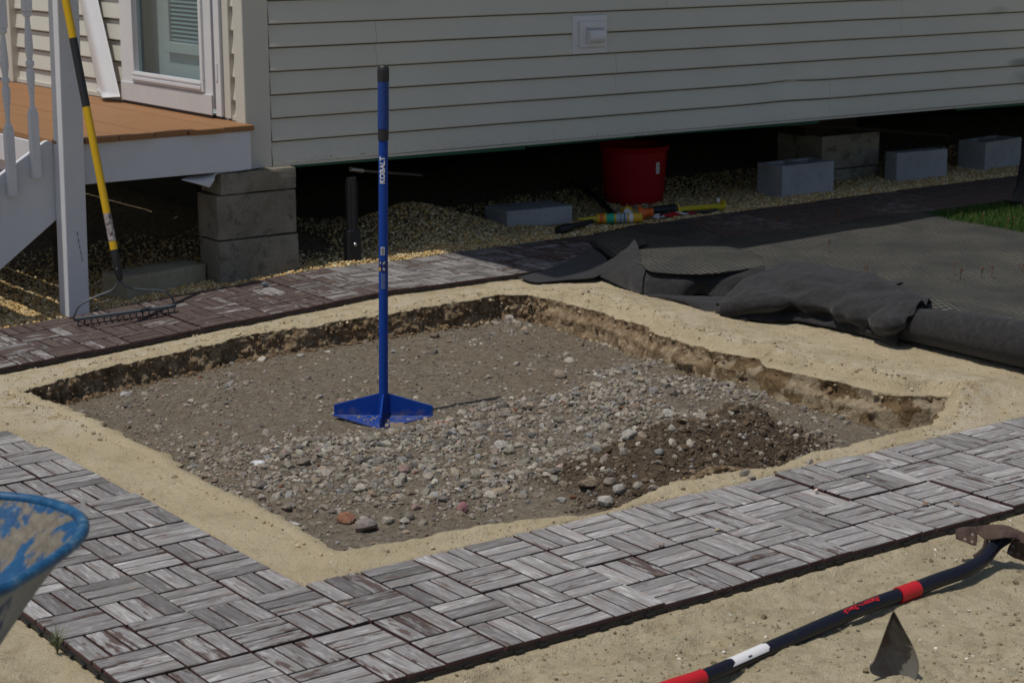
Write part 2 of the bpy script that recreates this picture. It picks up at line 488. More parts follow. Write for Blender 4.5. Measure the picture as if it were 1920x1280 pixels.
# ------------------------------------------------------------------ object helpers
class MB:
    def __init__(s): s.v = []; s.f = []; s.m = []
    def add(s, V, F, mi=0):
        b = len(s.v); s.v += [tuple(map(float, p)) for p in V]
        s.f += [tuple(i + b for i in q) for q in F]; s.m += [mi] * len(F)
        return s
    def box(s, x0, x1, y0, y1, z0, z1, mi=0, T=None):
        V = [(x, y, z) for z in (z0, z1) for x, y in ((x0, y0), (x1, y0), (x1, y1), (x0, y1))]
        if T is not None: V = [tuple(T @ Vector(p)) for p in V]
        return s.add(V, [(3, 2, 1, 0), (4, 5, 6, 7), (0, 1, 5, 4), (1, 2, 6, 5), (2, 3, 7, 6), (3, 0, 4, 7)], mi)
    def prism(s, pts, axis, a, b, mi=0):      # pts: 2d outline, extruded along axis from a to b
        n = len(pts)
        def q(p, t):
            return {'x': (t, p[0], p[1]), 'y': (p[0], t, p[1]), 'z': (p[0], p[1], t)}[axis]
        V = [q(p, a) for p in pts] + [q(p, b) for p in pts]
        F = [tuple(range(n))[::-1], tuple(range(n, 2 * n))] + [(i, (i + 1) % n, n + (i + 1) % n, n + i) for i in range(n)]
        return s.add(V, F, mi)
    def tube(s, pts, r, n=12, mi=0, caps=True, flat=1.0):
        pts = [Vector(p) for p in pts]; k = len(pts)
        r = [r] * k if not hasattr(r, '__len__') else r
        V = []; up = Vector((0, 0, 1)); prev = None
        for i, p in enumerate(pts):
            t = (pts[min(i + 1, k - 1)] - pts[max(i - 1, 0)]).normalized()
            if prev is None:
                a = t.cross(up)
                if a.length < .05: a = t.cross(Vector((0, 1, 0)))
                a.normalize()
            else:
                a = (prev - t * prev.dot(t)).normalized()
            prev = a; b = t.cross(a)
            for j in range(n):
                th = 2 * math.pi * j / n
                V.append(p + (a * math.cos(th) + b * math.sin(th) * flat) * r[i])
        F = [(i * n + j, i * n + (j + 1) % n, (i + 1) * n + (j + 1) % n, (i + 1) * n + j) for i in range(k - 1) for j in range(n)]
        if caps: F += [tuple(range(n))[::-1], tuple((k - 1) * n + j for j in range(n))]
        return s.add(V, F, mi)
    def lathe(s, prof, c=(0, 0, 0), n=24, mi=0, T=None, close=True):
        V = []
        for (r, z) in prof:
            for j in range(n):
                th = 2 * math.pi * j / n
                p = Vector((r * math.cos(th), r * math.sin(th), z))
                if T is not None: p = T @ p
                V.append(p + Vector(c))
        k = len(prof)
        F = [(i * n + j, i * n + (j + 1) % n, (i + 1) * n + (j + 1) % n, (i + 1) * n + j) for i in range(k - 1) for j in range(n)]
        if close: F += [tuple(range(n))[::-1], tuple((k - 1) * n + j for j in range(n))]
        return s.add(V, F, mi)

def wloc(o):
    v = Vector((0, 0, 0))
    while o is not None:
        v = v + o.location; o = o.parent
    return v

def link(name, me, parent=None, loc=(0, 0, 0)):
    o = bpy.data.objects.new(name, me); col.objects.link(o)
    if parent is not None: o.parent = parent
    o.location = loc
    return o

def obj(name, mb, mats, parent=None, loc=None, world=True, smooth=False, bevel=0, ang=40):
    """mb in world coordinates (world=True) or in the parent's frame; loc: origin of a top-level mesh"""
    off = Vector((0, 0, 0))
    if world:
        off = wloc(parent) if parent is not None else Vector(loc or (0, 0, 0))
    me = bpy.data.meshes.new(name)
    me.from_pydata([(p[0] - off[0], p[1] - off[1], p[2] - off[2]) for p in mb.v], [], mb.f)
    for m_ in (mats if isinstance(mats, (list, tuple)) else [mats]):
        me.materials.append(M[m_] if isinstance(m_, str) else m_)
    me.polygons.foreach_set('material_index', mb.m)
    if smooth:
        me.polygons.foreach_set('use_smooth', [True] * len(me.polygons))
        try: me.set_sharp_from_angle(angle=R(ang))
        except Exception: pass
    me.update()
    o = link(name, me, parent, (0, 0, 0) if parent is not None else (loc or (0, 0, 0)))
    if bevel:
        b = o.modifiers.new('bevel', 'BEVEL'); b.width = bevel; b.segments = 2; b.limit_method = 'ANGLE'; b.angle_limit = R(35)
    return o

def tag(o, label=None, cat=None, group=None, kind=None):
    if label: o['label'] = label
    if cat: o['category'] = cat
    if group: o['group'] = group
    if kind: o['kind'] = kind
    return o

def thing(name, label, cat, loc=(0, 0, 0), group=None, rot=None):
    o = bpy.data.objects.new(name, None); col.objects.link(o); o.location = loc
    o.empty_display_size = .1
    if rot is not None: o.rotation_euler = rot
    return tag(o, label, cat, group)

def npmesh(name, V, F, mats, attrs=None, smooth=False):
    V = np.asarray(V, np.float32); F = np.asarray(F, np.int32); k = F.shape[1]
    me = bpy.data.meshes.new(name)
    me.vertices.add(len(V)); me.vertices.foreach_set('co', V.ravel())
    me.loops.add(F.size); me.loops.foreach_set('vertex_index', F.ravel())
    me.polygons.add(len(F)); me.polygons.foreach_set('loop_start', np.arange(0, F.size, k, dtype=np.int32))
    try: me.polygons.foreach_set('loop_total', np.full(len(F), k, np.int32))
    except Exception: pass
    me.polygons.foreach_set('use_smooth', np.full(len(F), smooth, bool))
    for m_ in mats: me.materials.append(M[m_])
    for an, A in (attrs or {}).items():
        at = me.attributes.new(an, 'FLOAT_COLOR', 'POINT')
        A4 = np.ones((len(V), 4), np.float32); A4[:, :np.shape(A)[1]] = A
        at.data.foreach_set('color', A4.ravel())
    me.update(calc_edges=True); me.validate()
    return me

def gridfaces(nu, nv):
    i = np.arange(nu - 1)[:, None] * nv + np.arange(nv - 1)[None, :]
    i = i.ravel()
    return np.stack([i, i + nv, i + nv + 1, i + 1], 1)

def spline(P4, n):      # catmull-rom resample along axis 0
    P4 = np.asarray(P4, float); k = len(P4)
    t = np.linspace(0, k - 1, n); i = np.minimum(t.astype(int), k - 2); f = (t - i)
    sh = (-1,) + (1,) * (P4.ndim - 1); f = f.reshape(sh)
    p0 = P4[np.maximum(i - 1, 0)]; p1 = P4[i]; p2 = P4[i + 1]; p3 = P4[np.minimum(i + 2, k - 1)]
    return .5 * ((2 * p1) + (-p0 + p2) * f + (2 * p0 - 5 * p1 + 4 * p2 - p3) * f ** 2 + (-p0 + 3 * p1 - 3 * p2 + p3) * f ** 3)

# ------------------------------------------------------------------ pit outline
CL = [(560,860,.22,.8),(690,900,.2,1.0),(860,930,.2,.8),(1080,800,.2,1.0),(380,860,.12,.5),(330,810,.1,.4),(640,860,.20,1.0),(760,850,.20,1.2),(860,840,.2,1.3),(950,800,.18,1.3),(1040,790,.2,1.3),(1130,770,.2,1.2),(1010,840,.18,1.2),(900,890,.2,1.0),(780,900,.22,.9),(640,910,.22,.9),(500,900,.2,.9),(450,900,.12,.8),(560,950,.16,.8),(1100,820,.15,1.1),(1180,740,.14,1.1),(1250,730,.14,1.2),(1170,700,.10,.8),(1330,730,.12,1.0),(1420,745,.07,1.0),(1480,762,.06,1.0),(1280,800,.08,1.0),(1250,840,.09,1.3),(1180,880,.12,1.4),(1240,890,.08,1.5),(1090,880,.12,1.1),(1000,910,.16,.9),(1110,860,.12,1.1),(700,945,.14,.6),(980,620,.10,.6),(960,605,.06,.9),(1130,640,.08,.4),(1230,680,.08,.8),(1560,780,.07,.7),(250,742,.05,.9),(150,748,.05,.7),(440,700,.08,.5),(880,640,.10,.3),(1490,860,.06,.7),(1420,880,.05,.6)]
CLW = [(P(a, b, -.1)[:2], s, w_) for a, b, s, w_ in CL]
def dens(x, y):
    r = np.zeros_like(x)
    for c, s, w_ in CLW: r += w_ * np.exp(-((x - c[0]) ** 2 + (y - c[1]) ** 2) / (s * s))
    return r

RIM_PX = [(38,735),(110,714),(190,690),(290,670),(380,650),(450,632),(530,620),(600,610),(650,600),(760,585),(820,572),(880,563),(930,552),(1000,554),(1060,568),(1137,585),(1157,598),(1211,611),(1228,625),(1285,640),(1350,660),(1421,671),(1440,689),(1480,697),(1528,705),(1565,712),(1600,723),(1659,738),(1700,743),(1750,741),(1787,744),(1768,775),(1738,800),(1690,812),(1620,832),(1520,855),(1450,880),(1340,890),(1240,915),(1160,955),(1090,972),(1000,978),(900,990),(830,1003),(760,1018),(700,1030),(630,1037),(560,990),(470,945),(400,915),(340,880),(300,850),(250,830),(200,803),(160,782),(120,765),(85,752)]
RIM = np.array([G(x, y, -.012)[:2] for x, y in RIM_PX])
def roughen(poly):
    out = []; n = len(poly)
    for i in range(n):
        a, b = poly[i], poly[(i + 1) % n]; k = max(1, int(np.linalg.norm(b - a) / .03))
        for j in range(k):
            p = a + (b - a) * j / k; am = .024 if (p[1] > 1.9 or p[0] > 2.2) else .009
            out.append(p + am * np.array([float(fbm(p[0], p[1], 11, 3, 3)), float(fbm(p[0], p[1], 11, 3, 40))]))
    return np.array(out)
RIM = roughen(RIM)
def densify(poly, step):
    out = []
    n = len(poly)
    for i in range(n):
        a, b = poly[i], poly[(i + 1) % n]
        k = max(1, int(np.linalg.norm(b - a) / step))
        for j in range(k): out.append(a + (b - a) * j / k)
    return np.array(out)

def sdist(x, y, poly):                # >0 inside
    x = np.asarray(x, float); y = np.asarray(y, float)
    best = np.full(x.shape, 1e9); ins = np.zeros(x.shape, bool)
    n = len(poly)
    for i in range(n):
        a, b = poly[i], poly[(i + 1) % n]
        dx, dy = b - a; L2 = dx * dx + dy * dy + 1e-12
        t = np.clip(((x - a[0]) * dx + (y - a[1]) * dy) / L2, 0, 1)
        d = np.hypot(x - a[0] - t * dx, y - a[1] - t * dy); best = np.minimum(best, d)
        c = ((a[1] > y) != (b[1] > y)) & (x < (b[0] - a[0]) * (y - a[1]) / (b[1] - a[1] + 1e-12) + a[0])
        ins ^= c
    return np.where(ins, best, -best)

def dirtm(x, y):
    mx, my = MND; mx2, my2 = MND2
    u = (x - mx) * .93 + (y - my) * .36; v = -(x - mx) * .36 + (y - my) * .93
    q = np.exp(-(u / .44) ** 2 - (v / .20) ** 2) * 1.2 + .9 * np.exp(-(((x - mx2) / .22) ** 2) - ((y - my2) / .18) ** 2) + .25 * fbm(x, y, 8, 4, 23)
    return np.clip(q, 0, 1)

def floor_depth(x, y):
    d = .100 + .012 * fbm(x, y, 1.3, 3, 5) + .014 * ss(2.0, 2.35, x) * (np.asarray(y) > .2)
    # heap of darker dirt near the front right, stone banks
    mx, my = MND
    u = (x - mx) * .93 + (y - my) * .36; v = -(x - mx) * .36 + (y - my) * .93
    mound = .180 * np.exp(-(u / .40) ** 2 - (v / .19) ** 2) * (1 + .25 * fbm(x, y, 7, 3, 2))
    mx2, my2 = MND2
    mound = mound + .105 * np.exp(-(((x - mx2) / .22) ** 2) - ((y - my2) / .17) ** 2)
    mound = mound + .022 * np.minimum(dens(x, y), 1.2) * (1 + .5 * fbm(x, y, 6, 3, 19))
    return d - mound
MND = P(1370, 862, -.05)[:2]; MND2 = P(1160, 895, -.06)[:2]

BLADE = P(1680, 1276, -.02)[:2]
def surf(x, y):
    """sand surface outside the pit"""
    x = np.asarray(x, float); y = np.asarray(y, float)
    z = zg(x, y) - .010
    front = ss(-.60, -.66, y) + ss(-.60, -.70, x) * (y < 2.6)
    z = z - .018 * np.clip(front, 0, 1)
    # rough trodden sand in front, gentle undulation elsewhere
    amp = np.clip(front, 0, 1)
    z = z + amp * (.016 * fbm(x, y, 4.5, 5, 2) + .009 * fbm(x, y, 17, 4, 8) - .012 * ss(.25, .55, fbm(x, y, 7, 2, 55))) + .0035 * fbm(x, y, 9, 4, 3) * (1 - amp)
    tr = np.abs(vn(x * 2.2 + y * 3.0, y * 1.2 - x)); z = z - amp * .006 * ss(.25, 0, tr)
    # under the tiles stay low
    lpath = (x > -.63) & (x < .01) & (y > -.63)
    rpath = (y > -.63) & (y < .01) & (x > -.63) & (x < 4.3)
    z = np.where(lpath | rpath, zg(x, y) - .026, z)
    z = z - .020 * np.exp(-((y - 2.925) / .035) ** 2) * (1 + .5 * fbm(x, y, 8, 2, 33)) * (y < 2.94)
    bx_, by_ = BLADE
    z = z + .016 * np.exp(-((x - bx_) / .07) ** 2 - ((y - by_) / .035) ** 2) * (1 + .6 * fbm(x, y, 30, 3, 8))
    # house side gravel strip
    hs = ss(3.52, 3.60, y)
    z = z + hs * (.004 - .0 * y)
    bp = (y > 2.93) & (y < 3.54)
    z = np.where(bp, zg(x, y) - .027, z)
    z = z + (~(lpath | rpath | bp)) * .0028 * fbm(x, y, 38, 3, 13)
    # gravel heap and rising dirt under the house
    hx, hy = HEAP
    z = z + .15 * np.exp(-((x - hx) / .36) ** 2 - ((y - hy) / .26) ** 2) * ss(3.5, 3.72, y)
    z = z + .12 * ss(4.25, 5.4, y) * ss(1.8, 2.3, x) + .10 * np.exp(-((x - 2.3) / .32) ** 2 - ((y - 4.55) / .4) ** 2)
    z = z + ss(3.6, 3.9, y) * .008 * fbm(x, y, 6, 3, 4)
    return z
HEAP = (2.98, 4.10)

def crumble(x, y, d):
    back_ = ss(1.9, 2.2, y) * ss(.1, .3, x)
    return crumble0(x, y, d) + np.maximum(back_, ss(2.15, 2.3, x)) * (.009 * fbm(x, y, 19, 4, 61) + .008 * np.maximum(0, fbm(x, y, 13, 3, 91))) * ss(0, .01, -d) * (1 - ss(.05, .15, -d))

def crumble0(x, y, d):
    rt_ = ss(2.2, 2.34, x) * ss(.15, .3, y) * (1 - ss(2.3, 2.6, y))
    e = -d + .02 * fbm(x, y, 10, 3, 77)
    return rt_ * .040 * ss(.006, .045, e) * (1 - ss(.10, .45, e)) + rt_ * .014 * fbm(x, y, 22, 4, 5) * ss(.0, .02, e) * (1 - ss(.06, .14, e))

def height(x, y):
    d = sdist(x, y, RIM)
    zo = surf(x, y) + crumble(x, y, d)
    zi = zg(x, y) - floor_depth(x, y) + .004 * fbm(x, y, 14, 4, 1)
    lip = .007 * np.exp(-((d + .05) / .05) ** 2) * (.5 + fbm(x, y, 8, 3, 9)) * (d < 0)
    t = ss(-.012, .002, d)
    return (zo + lip) * (1 - t) + zi * t, d

def axis(segs):
    out = [segs[0][0]]
    for a, b, st in segs:
        n = max(1, int(round((b - a) / st))); out += list(np.linspace(a, b, n + 1)[1:])
    return np.array(out)
gx = axis([(-80, -20, 20), (-20, -4, 2), (-4, -1.0, .25), (-1.0, -.1, .03), (-.1, 2.9, .009), (2.9, 4.6, .03), (4.6, 8, .08), (8, 20, 1.5), (20, 80, 15)])
gy = axis([(-80, -20, 20), (-20, -2.5, 1.5), (-2.5, -1.5, .05), (-1.5, -.55, .010), (-.55, 0.0, .03), (0.0, 2.85, .009), (2.85, 4.6, .025), (4.6, 9, .12), (9, 20, 2), (20, 80, 15)])
X, Y = np.meshgrid(gx, gy, indexing='ij')
Z, D = height(X, Y)
inside = ss(-.004, .004, D)
moundm = ss(.22, .50, dirtm(X, Y)) * inside
edge = .35 * ss(.0, .02, D) * 0
damp = np.clip(ss(-.60, -.66, Y) * 1.0 + ss(-.6, -.7, X), 0, 1) * (Y < 2.5)
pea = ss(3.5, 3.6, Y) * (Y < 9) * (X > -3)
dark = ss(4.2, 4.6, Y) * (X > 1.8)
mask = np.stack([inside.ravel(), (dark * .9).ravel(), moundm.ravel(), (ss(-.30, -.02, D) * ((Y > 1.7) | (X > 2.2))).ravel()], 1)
mask2 = np.stack([damp.ravel(), pea.ravel(), (ss(4.1, 4.4, X) * (Y > 1.9) * (Y < 2.95) * (X < 8)).ravel()], 1)
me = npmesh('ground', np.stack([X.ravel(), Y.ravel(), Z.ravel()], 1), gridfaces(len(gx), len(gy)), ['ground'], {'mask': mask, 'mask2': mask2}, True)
tag(link('ground', me), kind='structure')

def hat(x, y):
    z, _ = height(np.array([x]), np.array([y])); return float(z[0])

# pit wall: a finely crumbled band that hangs under the rim
def pit_wall():
    R_ = densify(RIM, .0045); n = len(R_)
    # smooth the line a little then roughen it
    for _ in range(6): R_ = (np.roll(R_, 1, 0) + 2 * R_ + np.roll(R_, -1, 0)) / 4
    tn = np.roll(R_, -5, 0) - np.roll(R_, 5, 0); tn /= np.linalg.norm(tn, axis=1)[:, None]
    nr = np.stack([tn[:, 1], -tn[:, 0]], 1)         # inward?
    test = sdist(*(R_[10] + nr[10] * .02), RIM)
    if test < 0: nr = -nr
    dep = floor_depth(R_[:, 0] + nr[:, 0] * .03, R_[:, 1] + nr[:, 1] * .03) - .010
    prof = [(-.055, .0, 0), (-.04, .003, 0), (-.028, .006, 0), (-.016, .006, 0), (-.006, .004, 0), (.002, .0, 0)]
    K = 26
    for i in range(1, K + 1): prof.append((.004 + .014 * (i / K) ** 3, -i / K, 1))
    prof += [(.035, -1.0, 2), (.06, -1.0, 3)]
    V = []; A = []
    s_ = np.arange(n) * .0045
    # which side: right wall is the tan one with a step
    rightw = ss(2.28, 2.36, R_[:, 0]) * (R_[:, 1] > .15) * (R_[:, 1] < 2.45)
    tanw = rightw * (1 - ss(1.0, 1.35, R_[:, 1] + .25 * vn(s_ * 5, s_ * 0 + 3)))
    for (d, zz, kind) in prof:
        d_ = np.full(n, d)
        if kind == 1:
            f = -zz
            stp = rightw * ss(.25, .5, f + .15 * vn(s_ * 3, s_ * 0)) * .030
            d_ = d_ + stp
        if kind >= 2: d_ = d_ + rightw * .03
        x = R_[:, 0] + nr[:, 0] * d_; y = R_[:, 1] + nr[:, 1] * d_
        z0 = surf(R_[:, 0], R_[:, 1])
        if kind == 0:
            zo = surf(x, y) + crumble(x, y, np.full(n, d)) + zz + (.007 * np.exp(-((-d_ - .05) / .05) ** 2)) * (.5 + fbm(x, y, 8, 3, 9))
            z = zo
            if d == -.055: z = zo - .006
        elif kind == 1: z = z0 + .004 + (-dep - .004 + .0) * f
        elif kind == 2: z = z0 - dep - .004
        else: z = z0 - dep - .025
        amp = {0: .004, 1: .017, 2: .006, 3: .002}[kind]
        if kind == 0 and d < -.03: amp = .001
        q = .9 * fbm3(x, y, z, 55, 4) + .7 * fbm3(x + 5, y, z * 1.5, 11, 3) + .5 * np.abs(fbm3(x, y + 4, z, 70, 2))
        clod = np.maximum(0, fbm3(x, y, z + 9, 16, 2) - .15) * 1.2
        x = x + nr[:, 0] * (amp * q * (1 - .45 * rightw - .3 * tanw) + clod * amp * 1.6); y = y + nr[:, 1] * (amp * q * (1 - .45 * rightw - .3 * tanw) + clod * amp * 1.6)
        z = z + (.0045 if kind == 0 and d > -.05 else .002) * fbm3(x, y, z, 40, 3)
        V.append(np.stack([x, y, z], 1))
        sand = np.ones(n) if kind == 0 else (np.clip(1 - (-zz) * 9, 0, 1) if kind == 1 else np.zeros(n))
        sand = sand if kind != 1 else np.clip(sand + .25 * rightw * ss(0, .4, fbm3(x, y, z, 7, 2)), 0, 1)
        A.append(np.stack([sand, np.clip(tanw + .25 * rightw, 0, 1), np.zeros(n)], 1))
    V = np.array(V); A = np.array(A); V = np.concatenate([V, V[:, :1]], 1); A = np.concatenate([A, A[:, :1]], 1)
    me = npmesh('pit_wall', V.reshape(-1, 3), gridfaces(len(prof), n + 1), ['pitwall'], {'mask': A.reshape(-1, 3)}, True)
    tag(link('pit_wall', me), kind='structure')
pit_wall()

# ------------------------------------------------------------------ rocks
def ico(sub):
    bm = bmesh.new(); bmesh.ops.create_icosphere(bm, subdivisions=sub, radius=1)
    V = np.array([v.co[:] for v in bm.verts]); F = np.array([[v.index for v in f.verts] for f in bm.faces]); bm.free()
    return V, F
I1, F1 = ico(1); I2, F2 = ico(2); I3, F3 = ico(3)

def rockshape(V, seed, rough=.28, cuts=5):
    r = np.random.default_rng(seed); V = V.copy()
    V *= 1 + rough * fbm3(V[:, 0] + seed, V[:, 1], V[:, 2], 1.3, 2)[:, None]
    for _ in range(cuts):
        n = r.normal(size=3); n /= np.linalg.norm(n); h = .55 + .3 * r.random()
        d = V @ n; V = np.where((d > h)[:, None], V - (d - h)[:, None] * n, V)
    return V * np.array([1, .65 + .3 * r.random(), .5 + .25 * r.random()])

def rotm(n, r, tilt=.6):
    a = r.random(n) * 2 * np.pi; b = (r.random(n) - .5) * 2 * tilt; c = (r.random(n) - .5) * 2 * tilt
    ca, sa, cb, sb, cc, sn = np.cos(a), np.sin(a), np.cos(b), np.sin(b), np.cos(c), np.sin(c)
    Rz = np.zeros((n, 3, 3)); Rz[:, 0, 0] = ca; Rz[:, 0, 1] = -sa; Rz[:, 1, 0] = sa; Rz[:, 1, 1] = ca; Rz[:, 2, 2] = 1
    Rx = np.zeros((n, 3, 3)); Rx[:, 0, 0] = 1; Rx[:, 1, 1] = cb; Rx[:, 1, 2] = -sb; Rx[:, 2, 1] = sb; Rx[:, 2, 2] = cb
    Ry = np.zeros((n, 3, 3)); Ry[:, 0, 0] = cc; Ry[:, 0, 2] = sn; Ry[:, 1, 1] = 1; Ry[:, 2, 0] = -sn; Ry[:, 2, 2] = cc
    return Rz @ Rx @ Ry

def scatter(name, pos, size, cols, base, faces, label, cat, r, protos=8, tilt=.6, smooth=False, rough=.28, cuts=5, material='rock'):
    n = len(pos); k = r.integers(0, protos, n); RM = rotm(n, r, tilt)
    Vs, Fs, Cs = [], [], []; off = 0
    for p in range(protos):
        S = rockshape(base, p * 7 + 3, rough, cuts); ix = np.where(k == p)[0]
        if not len(ix): continue
        V = np.einsum('nij,vj->nvi', RM[ix], S) * size[ix][:, None, None] + pos[ix][:, None, :]
        Vs.append(V.reshape(-1, 3))
        F = faces[None] + (np.arange(len(ix)) * len(S))[:, None, None] + off
        Fs.append(F.reshape(-1, faces.shape[1])); off += len(ix) * len(S)
        Cs.append(np.repeat(cols[ix], len(S), 0))
    me = npmesh(name, np.concatenate(Vs), np.concatenate(Fs), [material], {'col': np.concatenate(Cs)}, smooth)
    o = link(name, me); tag(o, label, cat, kind='stuff')
    return o

PAL = np.array([(.27, .245, .215), (.32, .29, .25), (.22, .195, .17), (.37, .34, .30), (.17, .155, .145), (.30, .25, .195), (.42, .39, .35), (.24, .185, .14), (.26, .26, .265), (.33, .24, .22)])
PW = np.array([.16, .15, .14, .13, .07, .11, .09, .06, .07, .02])
def pitcols(n, r, mul=1.0, brown=None):
    c = PAL[r.choice(len(PAL), n, p=PW / PW.sum())] * (.75 + .5 * r.random(n))[:, None] * mul
    red = r.random(n) < .006; c[red] = (.20, .08, .05)
    if brown is not None: c = c * (1 - brown[:, None]) + np.array((.10, .072, .048)) * brown[:, None] * (.7 + .6 * r.random(n))[:, None]
    return c * np.array((.93, .92, .87))

def pit_gravel():
    r = np.random.default_rng(5)
    N = 130000
    x = r.uniform(.15, 2.7, N); y = r.uniform(0, 2.75, N)
    z, d = height(x, y); mf = ss(.15, .6, dirtm(x, y))
    ds = np.minimum(dens(x, y), 1.3) * (.35 + .65 * ss(-.25, .25, fbm(x, y, 5, 3, 6)))
    u = r.random(N)
    # mid stones
    keep = (d > .02) & (u < (ds * .27 + .17 * mf + .012))
    xs, ys, zs = x[keep], y[keep], z[keep]; n = len(xs)
    s = np.minimum(.0038 + r.gamma(1.6, .0033, n), .023)
    br = np.clip(mf[keep] * 1.1, 0, 1) * (r.random(n) < .65)
    ps = np.stack([xs, ys, zs + s * .02 + np.maximum(0, ds[keep] - .5) * .008 * r.random(n)], 1); cc = pitcols(n, r, 1.0, br); bg_ = s > .0085
    scatter('gravel', ps[bg_], s[bg_], cc[bg_], I2, F2, 'grey and tan rubble gravel covering the pit floor in front of the blue tamper', 'gravel', r, 16, .7, rough=.34, cuts=9)
    scatter('fine_gravel', ps[~bg_], s[~bg_], cc[~bg_], I1, F1, 'small chips of stone filling in between the rubble gravel of the pit', 'gravel', r, 8, .8)
    print('mid stones', n)
    # fines
    N2 = 60000
    x = r.uniform(.15, 2.7, N2); y = r.uniform(0, 2.75, N2); z, d = height(x, y)
    mf = ss(.15, .6, dirtm(x, y))
    ds = np.minimum(dens(x, y), 1.0)
    pk = np.clip(.22 + .25 * ds + .5 * ss(.06, 0.0, d) + .5 * mf + .25 * ss(0, .5, fbm(x, y, 4, 3, 16)), 0, 1)
    keep = (d > .012) & (r.random(N2) < pk * .95)
    n = keep.sum(); s = .0016 + r.gamma(1.6, .0011, n); s = np.minimum(s, .007)
    br = np.clip(mf[keep] * 1.1 + .35, 0, 1)
    scatter('grit', np.stack([x[keep], y[keep], z[keep] + s * .3], 1), s, pitcols(n, r, .95, br), I1, F1,
            'fine crumbs of stone and dirt strewn over the pit floor', 'grit', r, 5, 1.0)
    print('fines', n)
pit_gravel()

def wall_chunks():
    r = np.random.default_rng(28); Rm = densify(RIM, .004); n = 5200; i = r.integers(0, len(Rm), n)
    q = Rm[i] + r.normal(size=(n, 2)) * .028; far = (q[:, 1] > 1.9) | (q[:, 0] > 2.15); q = q[far]
    z, d = height(q[:, 0], q[:, 1]); top_ = surf(q[:, 0], q[:, 1]); ok = (d > -.012) & (d < .06); q, z, d, top_ = q[ok], z[ok], d[ok], top_[ok]; n = len(q)
    f = r.random(n) ** .8; zz = np.where(d < .022, top_ - .004 - f * (top_ - z), z)
    s = np.minimum(.003 + r.gamma(1.3, .0038, n), .024) * np.where(d < .022, .8, 1)
    c = np.where((zz > top_ - .018)[:, None], np.array((.48, .39, .25)), np.array((.20, .135, .075))) * (.55 + .7 * r.random(n))[:, None]
    tan_ = (q[:, 0] > 2.15) & (r.random(n) < .6); c[tan_] = np.array((.40, .32, .21)) * (.7 + .5 * r.random(tan_.sum()))[:, None]
    scatter('soil_chunks', np.stack([q[:, 0], q[:, 1], zz + s * .2], 1), s, c, I2, F2, 'broken chunks of brown soil and sand clinging to the cut pit walls', 'soil chunks', r, 12, 1.0, rough=.5, cuts=5)
wall_chunks()

def clods():
    r = np.random.default_rng(18); N = 60000
    x = r.uniform(.9, 2.4, N); y = r.uniform(.1, 1.1, N); z, d = height(x, y); mf = ss(.15, .6, dirtm(x, y))
    k = (d > .01) & (r.random(N) < ss(.05, .5, mf) * .24); x, y, z = x[k], y[k], z[k]; n = len(x)
    s = np.minimum(.0014 + r.gamma(1.2, .0015, n), .012)
    c = np.array((.135, .103, .072)) * (.6 + .8 * r.random(n))[:, None]
    scatter('dirt_clods', np.stack([x, y, z + s * .3], 1), s, c, I1, F1, 'crumbly clods of dark brown dirt on the heap at the pit front', 'dirt', r, 6, 1.0)
clods()

def crumbs():
    r = np.random.default_rng(8)
    Rm = densify(RIM, .004); n = 9000
    i = r.integers(0, len(Rm), n); c = Rm.mean(0)
    q = Rm[i] + r.normal(size=(n, 2)) * .035
    far = (q[:, 1] > 1.9) | (q[:, 0] > 2.2); q = q[far | (r.random(n) < .25)]
    z, d = height(q[:, 0], q[:, 1]); ok = (d < -.003) | (d > .02); q = q[ok]; z = z[ok]; d = d[ok]; n = len(q)
    s = np.minimum(.0018 + r.gamma(1.4, .0016, n), .011)
    colr = np.where((d < 0)[:, None], np.array((.50, .41, .27)), np.array((.24, .17, .10))) * (.6 + .6 * r.random(n))[:, None]
    ok2 = ~((q[:, 1] < .01) | ((q[:, 0] < .01)))
    scatter('sand_crumbs', np.stack([q[ok2, 0], q[ok2, 1], z[ok2] + s[ok2] * .4], 1), s[ok2], colr[ok2], I1, F1, 'crumbled lumps of sand along the broken rim of the pit', 'sand crumbs', r, 5, 1.0)
    n = 26000; x = r.uniform(-.1, 3.3, n); y = r.uniform(0.0, 3.0, n); d = sdist(x, y, RIM)
    k = (d < -.01) & (y < 2.92) & (x > .005) & (y > .005) & (r.random(n) < .25 + .75 * ss(-.1, .4, fbm(x, y, 4, 3, 22))); x = x[k]; y = y[k]; n = len(x); z = height(x, y)[0]
    s = np.minimum(.0010 + r.gamma(1.0, .0009, n), .007); w_ = r.random(n)[:, None]
    colr = np.where(w_ < .45, np.array((.30, .21, .11)), np.where(w_ < .8, np.array((.50, .43, .31)), np.array((.66, .62, .53)))) * (.6 + .5 * r.random(n))[:, None]
    scatter('sand_grains', np.stack([x, y, z + s * .3], 1), s, colr, I1, F1, 'coarse grains and tiny clods strewn on the sand strip around the pit', 'sand grains', r, 4, 1.0)
    # lumps in the trodden sand in front of the path
    n = 12000; x = r.uniform(-1.0, 2.6, n); y = r.uniform(-1.9, -.63, n)
    k = r.random(n) < .35 + .65 * ss(.0, .4, fbm(x, y, 3, 3, 12)); x = x[k]; y = y[k]; n = len(x)
    z, _ = height(x, y); s = np.minimum(.0015 + r.gamma(1.1, .0016, n), .012)
    colr = np.array((.36, .30, .19)) * (.45 + .75 * r.random(n))[:, None]; wh = r.random(n) < .06; colr[wh] = (.7, .66, .58)
    scatter('sand_lumps', np.stack([x, y, z + s * .2], 1), s, colr, I1, F1, 'small lumps and pebbles on the trodden sand before the path', 'sand lumps', r, 5, 1.0)
crumbs()

